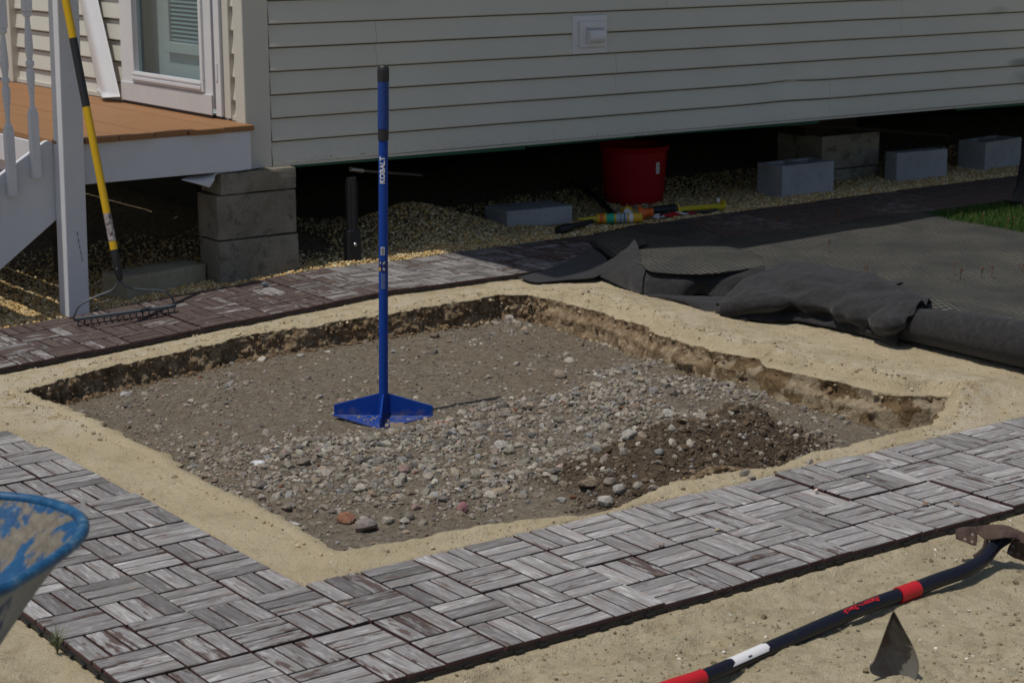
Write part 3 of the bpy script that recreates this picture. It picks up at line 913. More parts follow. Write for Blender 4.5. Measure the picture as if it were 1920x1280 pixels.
# pea gravel by the house
def pea_gravel():
    r = np.random.default_rng(9)
    N = 62000
    x = r.uniform(.1, 7.6, N); y = 3.545 + r.gamma(1.3, .35, N)
    z = surf(x, y)
    keep = (y < 5.0) & (r.random(N) < np.where(x < 1.8, 1.0, 1.0)) & ~((x > 1.9) & (y > 4.6))
    # right strip thins out behind the blocks; brown soil area beside the pier
    soil = np.exp(-((x - 2.33) / .28) ** 2 - ((y - 4.1) / .5) ** 2)
    keep &= r.random(N) > soil * 1.1
    x, y, z = x[keep], y[keep], z[keep]; n = len(x)
    s = .0042 + r.gamma(2.0, .0014, n); s = np.minimum(s, .014)
    P_ = np.array([(.70, .52, .25), (.78, .62, .35), (.58, .39, .16), (.82, .72, .48), (.48, .35, .18), (.68, .45, .18)])
    c = P_[r.integers(0, 6, n)] * (.65 + .5 * r.random(n))[:, None]
    ug = (y > 4.15) & (x > 1.9); c = np.minimum(c * np.array((1.0, .98, .92)), .9)
    scatter('pea_gravel', np.stack([x, y, z + s * .35], 1), s, c, I1, F1, 'golden pea gravel lying along and beneath the raised house', 'pea gravel', r, 5, .8, True, .12, 1)
    print('pea', n)
pea_gravel()

# single notable stones
def stone(px, py, size, colr, label, z=-.095, seed=1, flat=1.0, cat='stone', group=None, name='stone', rot=None, sink=.55, sub=2, rough=.28, cuts=6):
    p = P(px, py, z)
    hz = hat(p[0], p[1])
    for _ in range(4):
        p = P(px, py, hz); hz = hat(p[0], p[1])
    V, F = (I2, F2) if sub == 2 else (I3, F3)
    S = rockshape(V, seed, rough, cuts) * np.array([1, 1, flat]) * size
    me = npmesh(name, S, F, ['stone1'], None, False)
    o = link(name, me, None, (p[0], p[1], hz + S[:, 2].max() * (1 - sink)))
    o.rotation_euler = rot or (random.uniform(-.3, .3), random.uniform(-.3, .3), random.uniform(0, 6.28))
    o.color = (*colr, 1); tag(o, label, cat, group)
    return o
stone(832, 797, .026, (.28, .09, .05), 'rusty red brick chip beside the right corner of the blue tamper plate', seed=4, flat=.8, name='brick_chip', cat='brick chip')
stone(648, 978, .030, (.28, .13, .08), 'reddish brown stone lying near the front left edge of the pit', seed=6)
stone(686, 992, .034, (.25, .22, .20), 'dark grey rounded stone next to the reddish stone at the pit front', seed=9)
stone(866, 958, .028, (.30, .14, .15), 'pinkish red stone on bare dirt at the front of the pit', seed=12)
stone(1103, 943, .044, (.20, .155, .11), 'large flat brown stone on the front slope of the dark dirt heap', seed=15, flat=.5)
stone(545, 982, .034, (.50, .49, .47), 'pale flat broken slab at the front left rim of the pit', seed=17, flat=.25, name='slab_shard', cat='slab')
stone(484, 870, .028, (.62, .64, .66), 'white angular shard among the gravel left of the blue tamper', seed=22, flat=.45, name='white_shard', cat='shard')
stone(1418, 822, .030, (.33, .37, .39), 'blue grey flat shard standing on the dark dirt heap', seed=25, flat=.22, name='slate_shard', cat='shard', rot=(.9, .3, .5), sink=.0)
stone(1484, 815, .022, (.09, .065, .05), 'dark brown clod on the right end of the dark dirt heap', seed=28, name='dirt_clod', cat='clod')
stone(1620, 706, .042, (.36, .29, .20), 'big crumbly sand clod perched on the right rim of the pit', z=-.01, seed=52, name='sand_clod', cat='clod', sub=3, sink=.25, cuts=3, rot=(.2, -.3, .4))
stone(235, 742, .022, (.46, .44, .43), 'pale rounded pebble at the left foot of the pit back wall', seed=33)
stone(815, 632, .026, (.17, .13, .10), 'dark brown stone near the middle of the pit back wall', seed=36)
stone(938, 868 - 26, .030, (.40, .37, .33), 'light grey angular stone on the stone bank right of the tamper', seed=38)
stone(1050, 708, .030, (.24, .19, .15), 'brown grey stone on the flat dirt behind the stone bank', seed=41)
stone(930, 608, .030, (.27, .24, .21), 'greyish stone in the pile at the back corner of the pit', seed=44, flat=.7)
stone(955, 598, .024, (.36, .33, .29), 'lighter round stone in the pile at the back corner of the pit', seed=46)
stone(1190, 770, .028, (.20, .15, .12), 'brown stone above the white boulder on the right stone bank', seed=49)
stone(1250, 780, .032, (.40, .38, .34), 'whitish boulder on the right stone bank behind the dirt heap', seed=52)
stone(1180, 848, .028, (.33, .31, .27), 'pale stone high on the left side of the dark dirt heap', seed=55)
stone(1133, 886, .032, (.37, .35, .31), 'pale curved stone at the left foot of the dark dirt heap', seed=58)
stone(1162, 872, .025, (.31, .29, .26), 'rounded pale grey stone in the middle of the stones on the heap front', seed=61)
stone(900, 1228, .026, (.40, .34, .23), 'sand clod touching the outer edge of the front path', z=-.02, seed=64, name='sand_clod', cat='clod')
# numerous alike rubble stones
r_ = np.random.default_rng(21)
cnt = 0
while cnt < 150:
    px, py = r_.uniform(420, 1700), r_.uniform(600, 1010)
    p = P(px, py, -.1)
    if sdist(np.array([p[0]]), np.array([p[1]]), RIM)[0] < .05: continue
    if r_.random() > .05 + dens(np.array([p[0]]), np.array([p[1]]))[0] * .6: continue
    if 610 < px < 830 and 745 < py < 825: continue
    c = pitcols(1, r_, .92)[0]
    stone(px, py, r_.uniform(.014, .025), tuple(c), 'grey or tan rubble stone lying in the gravel of the pit', seed=int(r_.integers(1, 999)), flat=r_.uniform(.7, 1.1), group='rubble stones on the pit floor', name='rubble_stone', cuts=8)
    cnt += 1

# ------------------------------------------------------------------ paths of wooden tiles
Bk = .1525
def slat_mesh(k):
    r = np.random.default_rng(100 + k)
    L, W, T = .1460, .0440, .012
    e = .0016
    V = []
    for z, q in ((-T, 0), (-e, 0), (0, e)):
        for x, y in ((-L / 2 + q, -W / 2 + q), (L / 2 - q, -W / 2 + q), (L / 2 - q, W / 2 - q), (-L / 2 + q, W / 2 - q)):
            V.append((x + r.normal() * .0006, y + r.normal() * .0004, z + (r.normal() * .0003 if z == 0 else 0)))
    F = [(0, 1, 5, 4), (1, 2, 6, 5), (2, 3, 7, 6), (3, 0, 4, 7), (4, 5, 9, 8), (5, 6, 10, 9), (6, 7, 11, 10), (7, 4, 8, 11), (8, 9, 10, 11), (3, 2, 1, 0)]
    me = bpy.data.meshes.new('slat'); me.from_pydata(V, [], F)
    me.materials.append(M['slat']); me.materials.append(M['slat_side'])
    me.polygons.foreach_set('material_index', [1, 1, 1, 1, 0, 0, 0, 0, 0, 1]); me.update()
    return me
SL = [slat_mesh(k) for k in range(8)]
def grid_mesh():
    mb = MB(); a = .1525
    for i in range(7):
        t = -a + .004 + i * (2 * a - .008) / 6
        mb.box(t - .004, t + .004, -a + .001, a - .001, -.022, -.0125); mb.box(-a + .001, a - .001, t - .004, t + .004, -.0225, -.013)
    mb.box(-a + .002, a - .002, -a + .002, a - .002, -.021, -.018)
    for s in (-1, 1):           # connector loops that stick out at the rim
        for t in (-.1, -.035, .035, .1):
            mb.box(t - .012, t + .012, s * a - .006, s * a + .008, -.021, -.016); mb.box(s * a - .006, s * a + .008, t - .012, t + .012, -.0205, -.0155)
    me = bpy.data.meshes.new('tile_base'); me.from_pydata(mb.v, [], mb.f); me.materials.append(M['grid']); me.update()
    return me
GM = grid_mesh()
rt = np.random.default_rng(33)
def joined_slats(i, j, parity):
    pass
def tile(parent, tx, ty, i0, j0, brown, bright, slope=(0, 0), parts=True, seedz=.0018):
    """one snap-together tile, 2 x 2 blocks of 3 slats; (tx,ty) its centre"""
    z = float(zg(tx, ty)) + rt.normal() * seedz
    b = link('deck_tile', GM, parent, (tx, ty, z))
    b.rotation_euler = (slope[1] + rt.normal() * .005, -slope[0] + rt.normal() * .005, rt.normal() * .002)
    mbj = []
    for bi in (0, 1):
        for bj in (0, 1):
            run_y = ((i0 + bi) + (j0 + bj)) % 2 == 1
            cx = (bi - .5) * Bk; cy = (bj - .5) * Bk
            for s in (-1, 0, 1):
                off = s * .0500
                x, y = (cx + off, cy) if run_y else (cx, cy + off)
                if parts:
                    o = link('slat', SL[rt.integers(0, 8)], b, (x + rt.normal() * .0005, y + rt.normal() * .0005, abs(rt.normal()) * .0006 - .0008))
                    o.rotation_euler = (rt.normal() * .006, rt.normal() * .003, (math.pi / 2 if run_y else 0) + (math.pi if rt.random() < .5 else 0) + rt.normal() * .006)
                    o.color = (float(np.clip(brown + rt.normal() * .16, 0, 1)), float(np.clip(bright + rt.normal() * .16, .5, 1.5)), 0, 1)
                else: mbj.append((x, y, run_y))
    if not parts:
        mb = MB()
        for x, y, ry in mbj:
            a, c = (.0232, .0737) if ry else (.0737, .0232)
            mb.box(x - a, x + a, y - c, y + c, -.012, rt.normal() * .0003, 0)
        me = bpy.data.meshes.new('slats'); me.from_pydata(mb.v, [], mb.f); me.materials.append(M['slat']); me.update()
        o = link('slats', me, b); o['kind'] = 'stuff'; o.color = (float(np.clip(brown + rt.normal() * .1, 0, 1)), bright, 0, 1)
    return b
def path_root(label):
    o = bpy.data.objects.new('path', None); col.objects.link(o); o['kind'] = 'structure'; o['label'] = label
    return o
front = path_root('grey weathered wood tile path crossing in front of the pit')
for i in range(-4, 28, 2):
    for j in (-4, -2):
        tx = (i + 1) * Bk; ty = (j + 1) * Bk
        tile(front, tx, ty, i, j, .26 if i > 0 else .34, .98 if i > 0 else .88, (0, 0), i < 18)
left = path_root('grey weathered wood tile path running along the left side of the pit')
for i in (-4, -2):
    for j in range(0, 18, 2):
        tile(left, (i + 1) * Bk, (j + 1) * Bk, i, j, .30, .86, (0, 0), j < 14)
back = path_root('narrow brown wood tile path running past the house and porch')
nb = 0
for i in range(-4, 50, 2):
    for j in (0, 2):
        tx = (i + 1) * Bk + .02; ty = 2.93 + (j + 1) * Bk
        sl_ = (float(zg(tx + .1, ty) - zg(tx - .1, ty)) / .2, 0)
        # worn grey at both ends of the lit stretch, still brown in the middle
        br = float(np.interp(tx, [0, .45, .9, 1.4, 1.9, 2.3, 3.0, 3.4, 8], [.40, .66, .98, .98, .80, .36, .50, .9, .95]))
        bt = float(np.interp(tx, [0, 2.0, 3.2, 3.6, 8], [.85, .80, .8, .65, .55]))
        tile(back, tx, ty, i, j, br, bt, sl_, tx < 3.75, .0008)

# pebbles lying on the front path
for k, (px, py, c) in enumerate([(1531, 920, (.6, .5, .42)), (1628, 895, (.42, .36, .30)), (1735, 945, (.28, .2, .14)), (1792, 945, (.25, .2, .16)), (1346, 993, (.45, .38, .28)), (1240, 722 + 300, (.3, .25, .2))]):
    lab = ['pale pink pebble on the front path tiles', 'tan pebble on the front path near the pit rim', 'brown crumb on the right part of the front path', 'dark brown crumb near the outer edge of the front path', 'sandy pebble in the middle of the front path', 'small brown crumb between slats of the front path'][k]
    p = P(px, py, .004); S = rockshape(I2, 70 + k) * .009
    o = link('pebble', npmesh('pebble', S, F2, ['stone1']), None, (p[0], p[1], .006)); o.color = (*c, 1); tag(o, lab, 'pebble')
p = G(497, 535, .004); o = link('pebble', npmesh('pebble', rockshape(I2, 81) * .017, F2, ['stone1']), None, (p[0], p[1], p[2] + .006)); o.color = (.17, .19, .22, 1)
tag(o, 'dark blue grey pebble on the brown path near the concrete pier', 'pebble')

# ------------------------------------------------------------------ house
TH = R(-1.8)
HC = np.array([1.87, 3.68])
HD = np.array([math.cos(TH), math.sin(TH)]); HN = np.array([math.sin(TH), -math.cos(TH)])
def WP(s, out, z): return (HC[0] + HD[0] * s + HN[0] * out, HC[1] + HD[1] * s + HN[1] * out, z)
def sof(px, py):                       # distance along the front wall of a pixel on it
    d = ray(px, py); n = np.array([HN[0], HN[1], 0]); h0 = np.array([HC[0], HC[1], 0])
    p = CAM + d * (((h0 - CAM) @ n) / (d @ n)); return float((p[:2] - HC) @ HD), float(p[2])
house = thing('house', 'raised house with beige vinyl siding and white storm door on concrete piers', 'house', (1.87, 3.68, 0))
E_ = .1016; Z0 = .4645
def siding_panel(fn, s0, s1, z0, zclip=None, ncourse=2, dent=False):
    mb = MB(); n = max(2, int((s1 - s0) / .12))
    prof = [(-.004, z0)]; dk = []
    for k in range(ncourse):
        b = z0 + k * E_
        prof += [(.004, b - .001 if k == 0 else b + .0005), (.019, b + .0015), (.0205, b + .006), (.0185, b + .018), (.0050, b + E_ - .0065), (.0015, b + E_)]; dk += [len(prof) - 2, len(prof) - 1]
    prof += [(-.004, z0 + ncourse * E_)]
    if zclip: prof = [(a, max(z, zclip)) for a, z in prof]
    m = len(prof); V = []
    for i in range(n + 1):
        s = s0 + (s1 - s0) * i / n
        for (a, z) in prof:
            dz = 0; da = 0
            if a > 0:
                da = .0020 * float(vn(s * 2.1, z * 3)) + .0010 * float(vn(s * 7, z * 9)); dz = .0012 * float(vn(s * 1.7 + 9, z * 2))
                if dent:
                    g = math.exp(-((s - 3.14) / .13) ** 2 - ((z - .675) / .05) ** 2); da -= .011 * g; dz += .008 * g
                    g = math.exp(-((s - 3.10) / .18) ** 2 - ((z - .58) / .04) ** 2); da -= .006 * g; dz += .005 * g
            V.append(fn(s, a + da, z + dz))
    F = [(i * m + j, i * m + j + 1, (i + 1) * m + j + 1, (i + 1) * m + j) for i in range(n) for j in range(m - 1)]
    F += [tuple(range(m))[::-1], tuple(n * m + j for j in range(m))]
    mb.add(V, F)
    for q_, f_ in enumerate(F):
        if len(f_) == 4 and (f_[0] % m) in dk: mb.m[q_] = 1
    return obj('siding_panel', mb, ['siding', 'seam_shade'], house)
seams = [[sof(1552, 190)[0]], [sof(1152, 130)[0], sof(1152, 130)[0] + 3.6], [sof(702, 60)[0], sof(1687, 30)[0]]]
SEND = 7.6
for k in range(12):
    sm = seams[k] if k < 3 else [.9 + (k * 1.27) % 2.4, .9 + (k * 1.27) % 2.4 + 3.6]
    cuts = [.11] + [s for s in sm if s < SEND] + [SEND]
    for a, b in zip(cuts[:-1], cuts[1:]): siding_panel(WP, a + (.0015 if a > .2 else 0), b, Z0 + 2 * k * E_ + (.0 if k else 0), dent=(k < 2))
HT = Z0 + 24 * E_
# starter strip under the lowest course
mb = MB(); V = []
mb.add([WP(s, a, z) for s in (.11, SEND) for a, z in ((-.002, Z0 - .012), (.0215, Z0 - .010), (.0225, Z0 + .0005), (-.002, Z0 - .0015))], [(0, 1, 2, 3), (7, 6, 5, 4), (0, 4, 5, 1), (1, 5, 6, 2), (2, 6, 7, 3), (3, 7, 4, 0)])
obj('starter_strip', mb, 'trim', house)
# green sheathing edge hanging unevenly below
rs = np.random.default_rng(4)
s = .13
while s < SEND:
    L = rs.uniform(.6, 1.4); e = min(s + L, SEND); d0 = rs.uniform(.004, .014); d1 = rs.uniform(.004, .018)
    if 3.55 < s + L / 2 < 4.0: s = e; continue
    mb = MB(); V = [WP(q, a, z) for q, dz in ((s, d0), (e - .01, d1)) for a, z in ((-.020, Z0 - .0125 - dz), (-.006, Z0 - .0125 - dz - .002), (-.003, Z0 - .0125), (-.020, Z0 - .0125))]
    mb.add(V, [(0, 1, 2, 3), (7, 6, 5, 4), (0, 4, 5, 1), (1, 5, 6, 2), (2, 6, 7, 3), (3, 7, 4, 0)])
    obj('sheathing_strip', mb, 'green_wrap', house); s = e
# wall core, floor, roof
HB = 9.0
c0 = WP(.02, -.03, 0); c1 = WP(SEND, -.03, 0)
mb = MB()
mb.add([(c0[0], c0[1], Z0), (c1[0], c1[1], Z0), (c1[0], c1[1], HT), (c0[0], c0[1], HT), (c0[0], c0[1] + .09, Z0), (c1[0], c1[1] + .09, Z0), (c1[0], c1[1] + .09, HT), (c0[0], c0[1] + .09, HT)],
       [(0, 1, 2, 3), (7, 6, 5, 4), (0, 4, 5, 1), (1, 5, 6, 2), (2, 6, 7, 3), (3, 7, 4, 0)])
obj('wall', mb, 'trim', house)
mb = MB(); mb.box(1.90, 1.98, 3.80, 3.86, .60, HT); mb.box(1.90, 1.98, 4.86, HB, .60, HT); mb.box(1.90, 1.98, 3.861, 4.859, 2.70, HT)
obj('wall', mb, 'trim', house)
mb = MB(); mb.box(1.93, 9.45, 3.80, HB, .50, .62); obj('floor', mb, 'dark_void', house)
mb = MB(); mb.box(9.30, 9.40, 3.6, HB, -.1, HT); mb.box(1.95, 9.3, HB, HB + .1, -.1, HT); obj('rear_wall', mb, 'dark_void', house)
mb = MB(); mb.box(1.74, 9.6, 2.76, HB + .3, HT - .06, HT + .10); obj('roof', mb, 'trim', house, bevel=.004)  # out of view; overhang deepened to cast the shade on path and fabric
mb = MB(); mb.box(2.25, 2.33, 4.95, HB, -.1, .50); mb.box(2.33, 9.3, 6.6, 6.68, -.1, .50); obj('crawlspace_blocker', mb, 'dark_void', house)  # added near-black walls that keep stray light out of the crawlspace
# corner trim
mb = MB()
mb.add([WP(s_, o_, z) for z in (.455, HT) for s_, o_ in ((-.018, .020), (.105, .020), (.105, .002), (-.004, .002))], [(3, 2, 1, 0), (4, 5, 6, 7), (0, 1, 5, 4), (1, 2, 6, 5), (2, 3, 7, 6), (3, 0, 4, 7)])
mb.box(1.850, 1.8655, 3.662, 3.745, .455, HT)
obj('corner_trim', mb, 'trim', house, bevel=.003)
# door wall, facing -X
def DW(s, out, z): return (1.89 - out, s, z)
for (a, b, top) in ((3.745, 3.80, 24), (4.90, 6.25, 24), (6.36, 8.9, 24)):
    for k in range(0, 20, 2):
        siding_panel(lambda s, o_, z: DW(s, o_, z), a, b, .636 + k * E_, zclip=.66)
mb = MB(); mb.box(1.862, 1.89, 4.90, 6.25, .655, .675); obj('starter_strip', mb, 'trim', house); mb = MB(); mb.box(1.862, 1.89, 3.745, 3.80, .655, .675); obj('starter_strip', mb, 'trim', house)
mb = MB(); mb.box(1.84, 1.89, 6.25, 6.36, .655, HT); obj('corner_trim', mb, 'trim', house, bevel=.003)
# door casing
mb = MB(); mb.box(1.855, 1.895, 3.80, 3.855, .66, 2.80); mb.box(1.855, 1.895, 4.868, 4.90, .66, 2.80); mb.box(1.855, 1.895, 3.80, 4.90, 2.801, 2.86)
obj('door_casing', mb, 'trim', house, bevel=.003)
# storm door
def door():
    fr = MB(); X0, X1 = 1.835, 1.868
    fr.box(X0, X1, 3.925, 4.02, .695, 2.72); fr.box(X0, X1, 4.70, 4.86, .695, 2.72); fr.box(X0, X1, 4.0201, 4.6999, 2.60, 2.72); fr.box(X0, X1, 4.0201, 4.6999, .695, .80)
    d = obj('storm_door', fr, 'vinyl_white', house, bevel=.003)
    g = MB()                                        # moulding round the glass
    g.box(X0 - .012, X0 - .0005, 3.995, 4.73, .765, .815); g.box(X0 - .012, X0 - .0005, 3.995, 4.02, .8155, 2.6); g.box(X0 - .012, X0 - .0005, 4.70, 4.73, .8155, 2.6)
    g.box(X0 - .018, X0 - .0125, 4.01, 4.715, .775, .790); g.box(X0 - .016, X0 - .0125, 4.01, 4.715, .797, .808)
    obj('glazing_bead', g, 'vinyl_white', d, bevel=.002)
    k = MB(); k.box(X0 - .008, X0 - .0005, 3.925, 4.86, .668, .758); obj('kick_plate', k, 'alu', d, bevel=.002)
    s = MB(); s.box(X0 - .002, X1, 3.93, 4.85, .655, .6665); obj('bottom_sweep', s, 'black', d)
    p = MB(); p.box(1.852, 1.857, 4.0205, 4.6995, .8005, 2.5995); obj('glass_pane', p, 'glass', d)
    h = MB(); h.box(1.842, 1.868, 3.862, 3.912, .665, 2.72); h.box(1.838, 1.8415, 3.885, 3.900, .82, .90); obj('hinge_jamb', h, 'vinyl_white', house, bevel=.002)
door()
mb = MB(); mb.box(1.955, 2.0, 3.865, 4.855, .66, 2.70); idr = obj('inner_door', mb, 'vinyl_white', house)
Y0, Y1 = PX(400, 80, 1.945)[1], PX(321, 75, 1.945)[1]
mb = MB(); mb.box(1.935, 1.9545, Y0 - .04, Y0, .905, 2.5); mb.box(1.935, 1.9545, Y1, Y1 + .045, .905, 2.5); mb.box(1.935, 1.9545, Y0 + .0005, Y1 - .0005, .905, .955)
obj('window_frame', mb, 'vinyl_white', idr, bevel=.003)
mb = MB()
for k in range(60):
    z = .962 + k * .0195
    mb.add([(1.947, Y0, z), (1.947, Y1, z), (1.9535, Y1, z + .0165), (1.9535, Y0, z + .0165), (1.946, Y0, z + .001), (1.946, Y1, z + .001)], [(0, 1, 2, 3), (0, 4, 5, 1), (4, 3, 2, 5)])
bl = obj('blind_slats', mb, 'label_grey', idr); bl['kind'] = 'stuff'
mb = MB(); mb.box(1.90, 1.954, 4.856, 4.866, .66, 2.7); mb.box(1.90, 1.954, 3.856, 3.864, .66, 2.7); mb.box(1.90, 1.954, 3.865, 4.855, .645, .66); obj('door_frame', mb, 'vinyl_white', house)
# dryer vent on the front wall
def vent():
    s0, z1 = sof(1070, 30); s1, _ = sof(1134, 30); _, z0 = sof(1070, 102)
    m = MB()
    def wb(a, b, c, d, o0, o1):
        m.add([WP(s, o, z) for z in (c, d) for s, o in ((a, o0), (b, o0), (b, o1), (a, o1))], [(3, 2, 1, 0), (4, 5, 6, 7), (0, 1, 5, 4), (1, 2, 6, 5), (2, 3, 7, 6), (3, 0, 4, 7)])
    wb(s0, s1, z0, z1, .022, .002); v = obj('dryer_vent', m, 'vinyl_white', house, bevel=.003)
    m = MB(); w_ = s1 - s0; h = z1 - z0
    wb(s0 + .16 * w_, s0 + .92 * w_, z0 + .17 * h, z0 + .84 * h, .036, .0225); obj('mounting_box', m, 'vinyl_white', v, bevel=.003)
    m = MB(); n = 14; V = []
    for s in (s0 + .36 * w_, s0 + .80 * w_):
        for i in range(n + 1):
            t = math.pi * i / n; V.append(WP(s, .0365 + .03 * math.sin(t) ** .8, z0 + h * (.28 + .36 * (.5 - .5 * math.cos(t)))))
    k = n + 1
    F = [(i, i + 1, k + i + 1, k + i) for i in range(n)] + [tuple(range(k))[::-1], tuple(range(k, 2 * k)), (0, k, 2 * k - 1, k - 1)]
    m.add(V, F); obj('vent_hood', m, 'vinyl_white', v, smooth=True)
    m = MB(); wb(s0 + .34 * w_, s0 + .37 * w_, z0 + .26 * h, z0 + .68 * h, .05, .037); wb(s0 + .34 * w_, s0 + .84 * w_, z0 + .655 * h, z0 + .68 * h, .050, .037); obj('flap_frame', m, 'alu', v)
vent()
# dab of sand stuck on the lowest course
V_ = rockshape(I3, 90, .5, 0) * np.array([.075, .008, .012]); s_, z_ = sof(692, 287); q = WP(s_, .012, z_)
o = link('sand_dab', npmesh('sand_dab', V_, F3, ['stone1']), None, q); o.color = (.16, .13, .09, 1); tag(o, 'dab of brown sand stuck on the bottom siding course above the black pipe', 'sand')
o = link('sand_dab', npmesh('sand_dab', rockshape(I2, 91) * .010, F2, ['stone1']), None, WP(*[sof(617, 293)[0], .012], sof(617, 293)[1])); o.color = (.10, .09, .08, 1); tag(o, 'small dark lump stuck on the bottom siding course near the corner trim', 'sand')

# ------------------------------------------------------------------ piers and loose blocks
def block(name, label, x, y, z, L, W, H, m, rot=0, cores=False, cat='concrete block', bev=.006, rough=.0):
    mb = MB()
    if not cores:
        mb.box(-L / 2, L / 2, -W / 2, W / 2, 0, H)
    else:
        t = .026; c = .013
        outer = [(-L / 2, -W / 2), (L / 2, -W / 2), (L / 2, W / 2), (-L / 2, W / 2)]
        mb.box(-L / 2, L / 2, -W / 2, -W / 2 + t, 0, H); mb.box(-L / 2, L / 2, W / 2 - t, W / 2, 0, H)
        for a, b in ((-L / 2 + .0, -L / 2 + t), (-c, c), (L / 2 - t, L / 2)):
            mb.box(a, b, -W / 2 + t, W / 2 - t, 0, H - .0015)
    o = obj(name, mb, m, None, (0, 0, 0), world=False, bevel=bev if not cores else .003)
    o.location = (x, y, z); o.rotation_euler = (0, 0, rot)
    if label: tag(o, label, cat)
    return o
def pier_piece(parent, name, x0, x1, y0, y1, z0, z1, m, sub=5, amp=.004):
    bm = bmesh.new(); bmesh.ops.create_cube(bm, size=1)
    bmesh.ops.subdivide_edges(bm, edges=bm.edges[:], cuts=sub, use_grid_fill=True)
    wl = wloc(parent)
    for v in bm.verts:
        p = Vector((x0 + (v.co.x + .5) * (x1 - x0), y0 + (v.co.y + .5) * (y1 - y0), z0 + (v.co.z + .5) * (z1 - z0)))
        n = fbm3(np.array([p.x]), np.array([p.y]), np.array([p.z]), 14, 3)[0]
        on = sum(abs(abs(c) - .5) < 1e-4 for c in v.co)
        p += Vector(v.co).normalized() * (n * amp - (.0035 if on >= 2 else 0)); v.co = p - wl
    me = bpy.data.meshes.new(name); bm.to_mesh(me); bm.free(); me.materials.append(M[m])
    return link(name, me, parent)
pier = thing('pier', 'old brown concrete block pier carrying the house corner beside the deck', 'pier', (1.87, 3.78, 0))
pier_piece(pier, 'block', 1.672, 2.066, 3.60, 3.79, -.06, .160, 'old_block')
pier_piece(pier, 'block', 1.668, 2.060, 3.603, 3.79, .1625, .357, 'old_block')
pier_piece(pier, 'cap_block', 1.69, 2.062, 3.60, 3.79, .3595, .455, 'old_block', 6, .009)
pier2 = thing('pier', 'stained far concrete pier under the house behind the grey blocks', 'pier', (5.98, 4.15, 0))
pier_piece(pier2, 'block', 5.75, 6.22, 4.05, 4.42, -.1, .085, 'stained_block')
pier_piece(pier2, 'block', 5.755, 6.225, 4.053, 4.42, .088, .283, 'stained_block')
pier_piece(pier2, 'wood_packer', 5.68, 6.10, 4.12, 4.42, .2835, .47, 'dark_wood')
def cmu(x, y, deg, L, depth, H, cores, label):
    ang = R(deg); u = np.array([math.cos(ang), math.sin(ang)]); n = np.array([-u[1], u[0]])
    c = np.array([x, y]) + u * L / 2 + n * depth / 2
    block('concrete_block', label, c[0], c[1], -.002, L, depth, H, 'cmu', ang, cores)
cmu(5.168, 3.764, -.4, .392, .20, .193, True, 'new grey hollow concrete block with two open cores, left of the far pier')
cmu(6.109, 3.805, -3.5, .40, .10, .188, False, 'solid-faced thin grey concrete block between the two hollow ones, right of the far pier')
cmu(6.866, 3.804, 8.0, .394, .19, .194, True, 'new grey hollow concrete block farthest right beside the black wrapped post')
cmu(3.424, 3.90, -6.3, .38, .235, .093, False, 'flat grey solid concrete block lying on pea gravel left of the red bucket')
# mossy paver in front of the deck
a = G(232, 562); b = G(392, 524); mid = (a + b) / 2; ang = math.atan2(b[1] - a[1], b[0] - a[0])
pv = thing('concrete_paver', 'tan mossy concrete block lying behind the rake head', 'concrete block', (mid[0] - math.sin(ang) * .085, mid[1] + math.cos(ang) * .085, mid[2] - .02))
pp = pier_piece(pv, 'block', pv.location[0] - .215, pv.location[0] + .215, pv.location[1] - .085, pv.location[1] + .085, mid[2] - .03, mid[2] + .085, 'paver', 6, .006)
pv.rotation_euler = (0, 0, ang)

# white bent flashing on the pier
def ribbon(name, label, rows, m, cat, thick=.0015, parent=None, up=4, wr=0, noise_s=10, kind_group=None, smooth=True, crease=0):
    A = np.array(rows, float)                       # rows x cols x 3
    A = spline(A, (A.shape[0] - 1) * up + 1); A = np.swapaxes(spline(np.swapaxes(A, 0, 1), (A.shape[1] - 1) * up + 1), 0, 1)
    nu, nv = A.shape[:2]
    if wr:
        du = np.gradient(A, axis=0); dv = np.gradient(A, axis=1); N = np.cross(du, dv); N /= (np.linalg.norm(N, axis=2)[..., None] + 1e-9)
        fx, fy, fz = A[..., 0].ravel(), A[..., 1].ravel(), A[..., 2].ravel()
        q_ = fbm3(fx, fy, fz, noise_s, 2) + (1 - 2.6 * np.abs(fbm3(fx + 3, fy + fx * .5, fz, noise_s * 1.1, 2))) * crease
        edge_ = np.minimum(np.minimum(np.arange(nu)[:, None], nu - 1 - np.arange(nu)[:, None]) / 4, 1) if crease else 1
        A = A + N * ((wr * q_).reshape(nu, nv) * edge_)[..., None]
    c = A.reshape(-1, 3).mean(0); c[2] = A[..., 2].min()
    me = npmesh(name, A.reshape(-1, 3) - (c if parent is None else np.array(wloc(parent))), gridfaces(nu, nv), [m], None, smooth)
    o = link(name, me, parent, tuple(c) if parent is None else (0, 0, 0))
    s = o.modifiers.new('thickness', 'SOLIDIFY'); s.thickness = thick; s.offset = 0
    if label: tag(o, label, cat, kind_group)
    return o
Yp = 3.595
fl = [[PY(340, 337, 3.60), PY(370, 345, 3.585), PY(393, 352, 3.58)],
      [PY(352, 331, 3.66), PY(385, 337, 3.60), PY(402, 338, 3.585)],
      [PY(380, 324, 3.72), PY(400, 322, 3.66), PY(407, 326, 3.60)],
      [PY(430, 318, 3.72), PY(445, 317, 3.66), PY(450, 320, 3.60)],
      [PY(485, 314, 3.72), PY(486, 313.5, 3.66), PY(487, 314, 3.60)]]
ribbon('metal_flashing', 'bent white metal flashing curling over the left corner of the near pier', fl, 'alu', 'flashing', .0015)

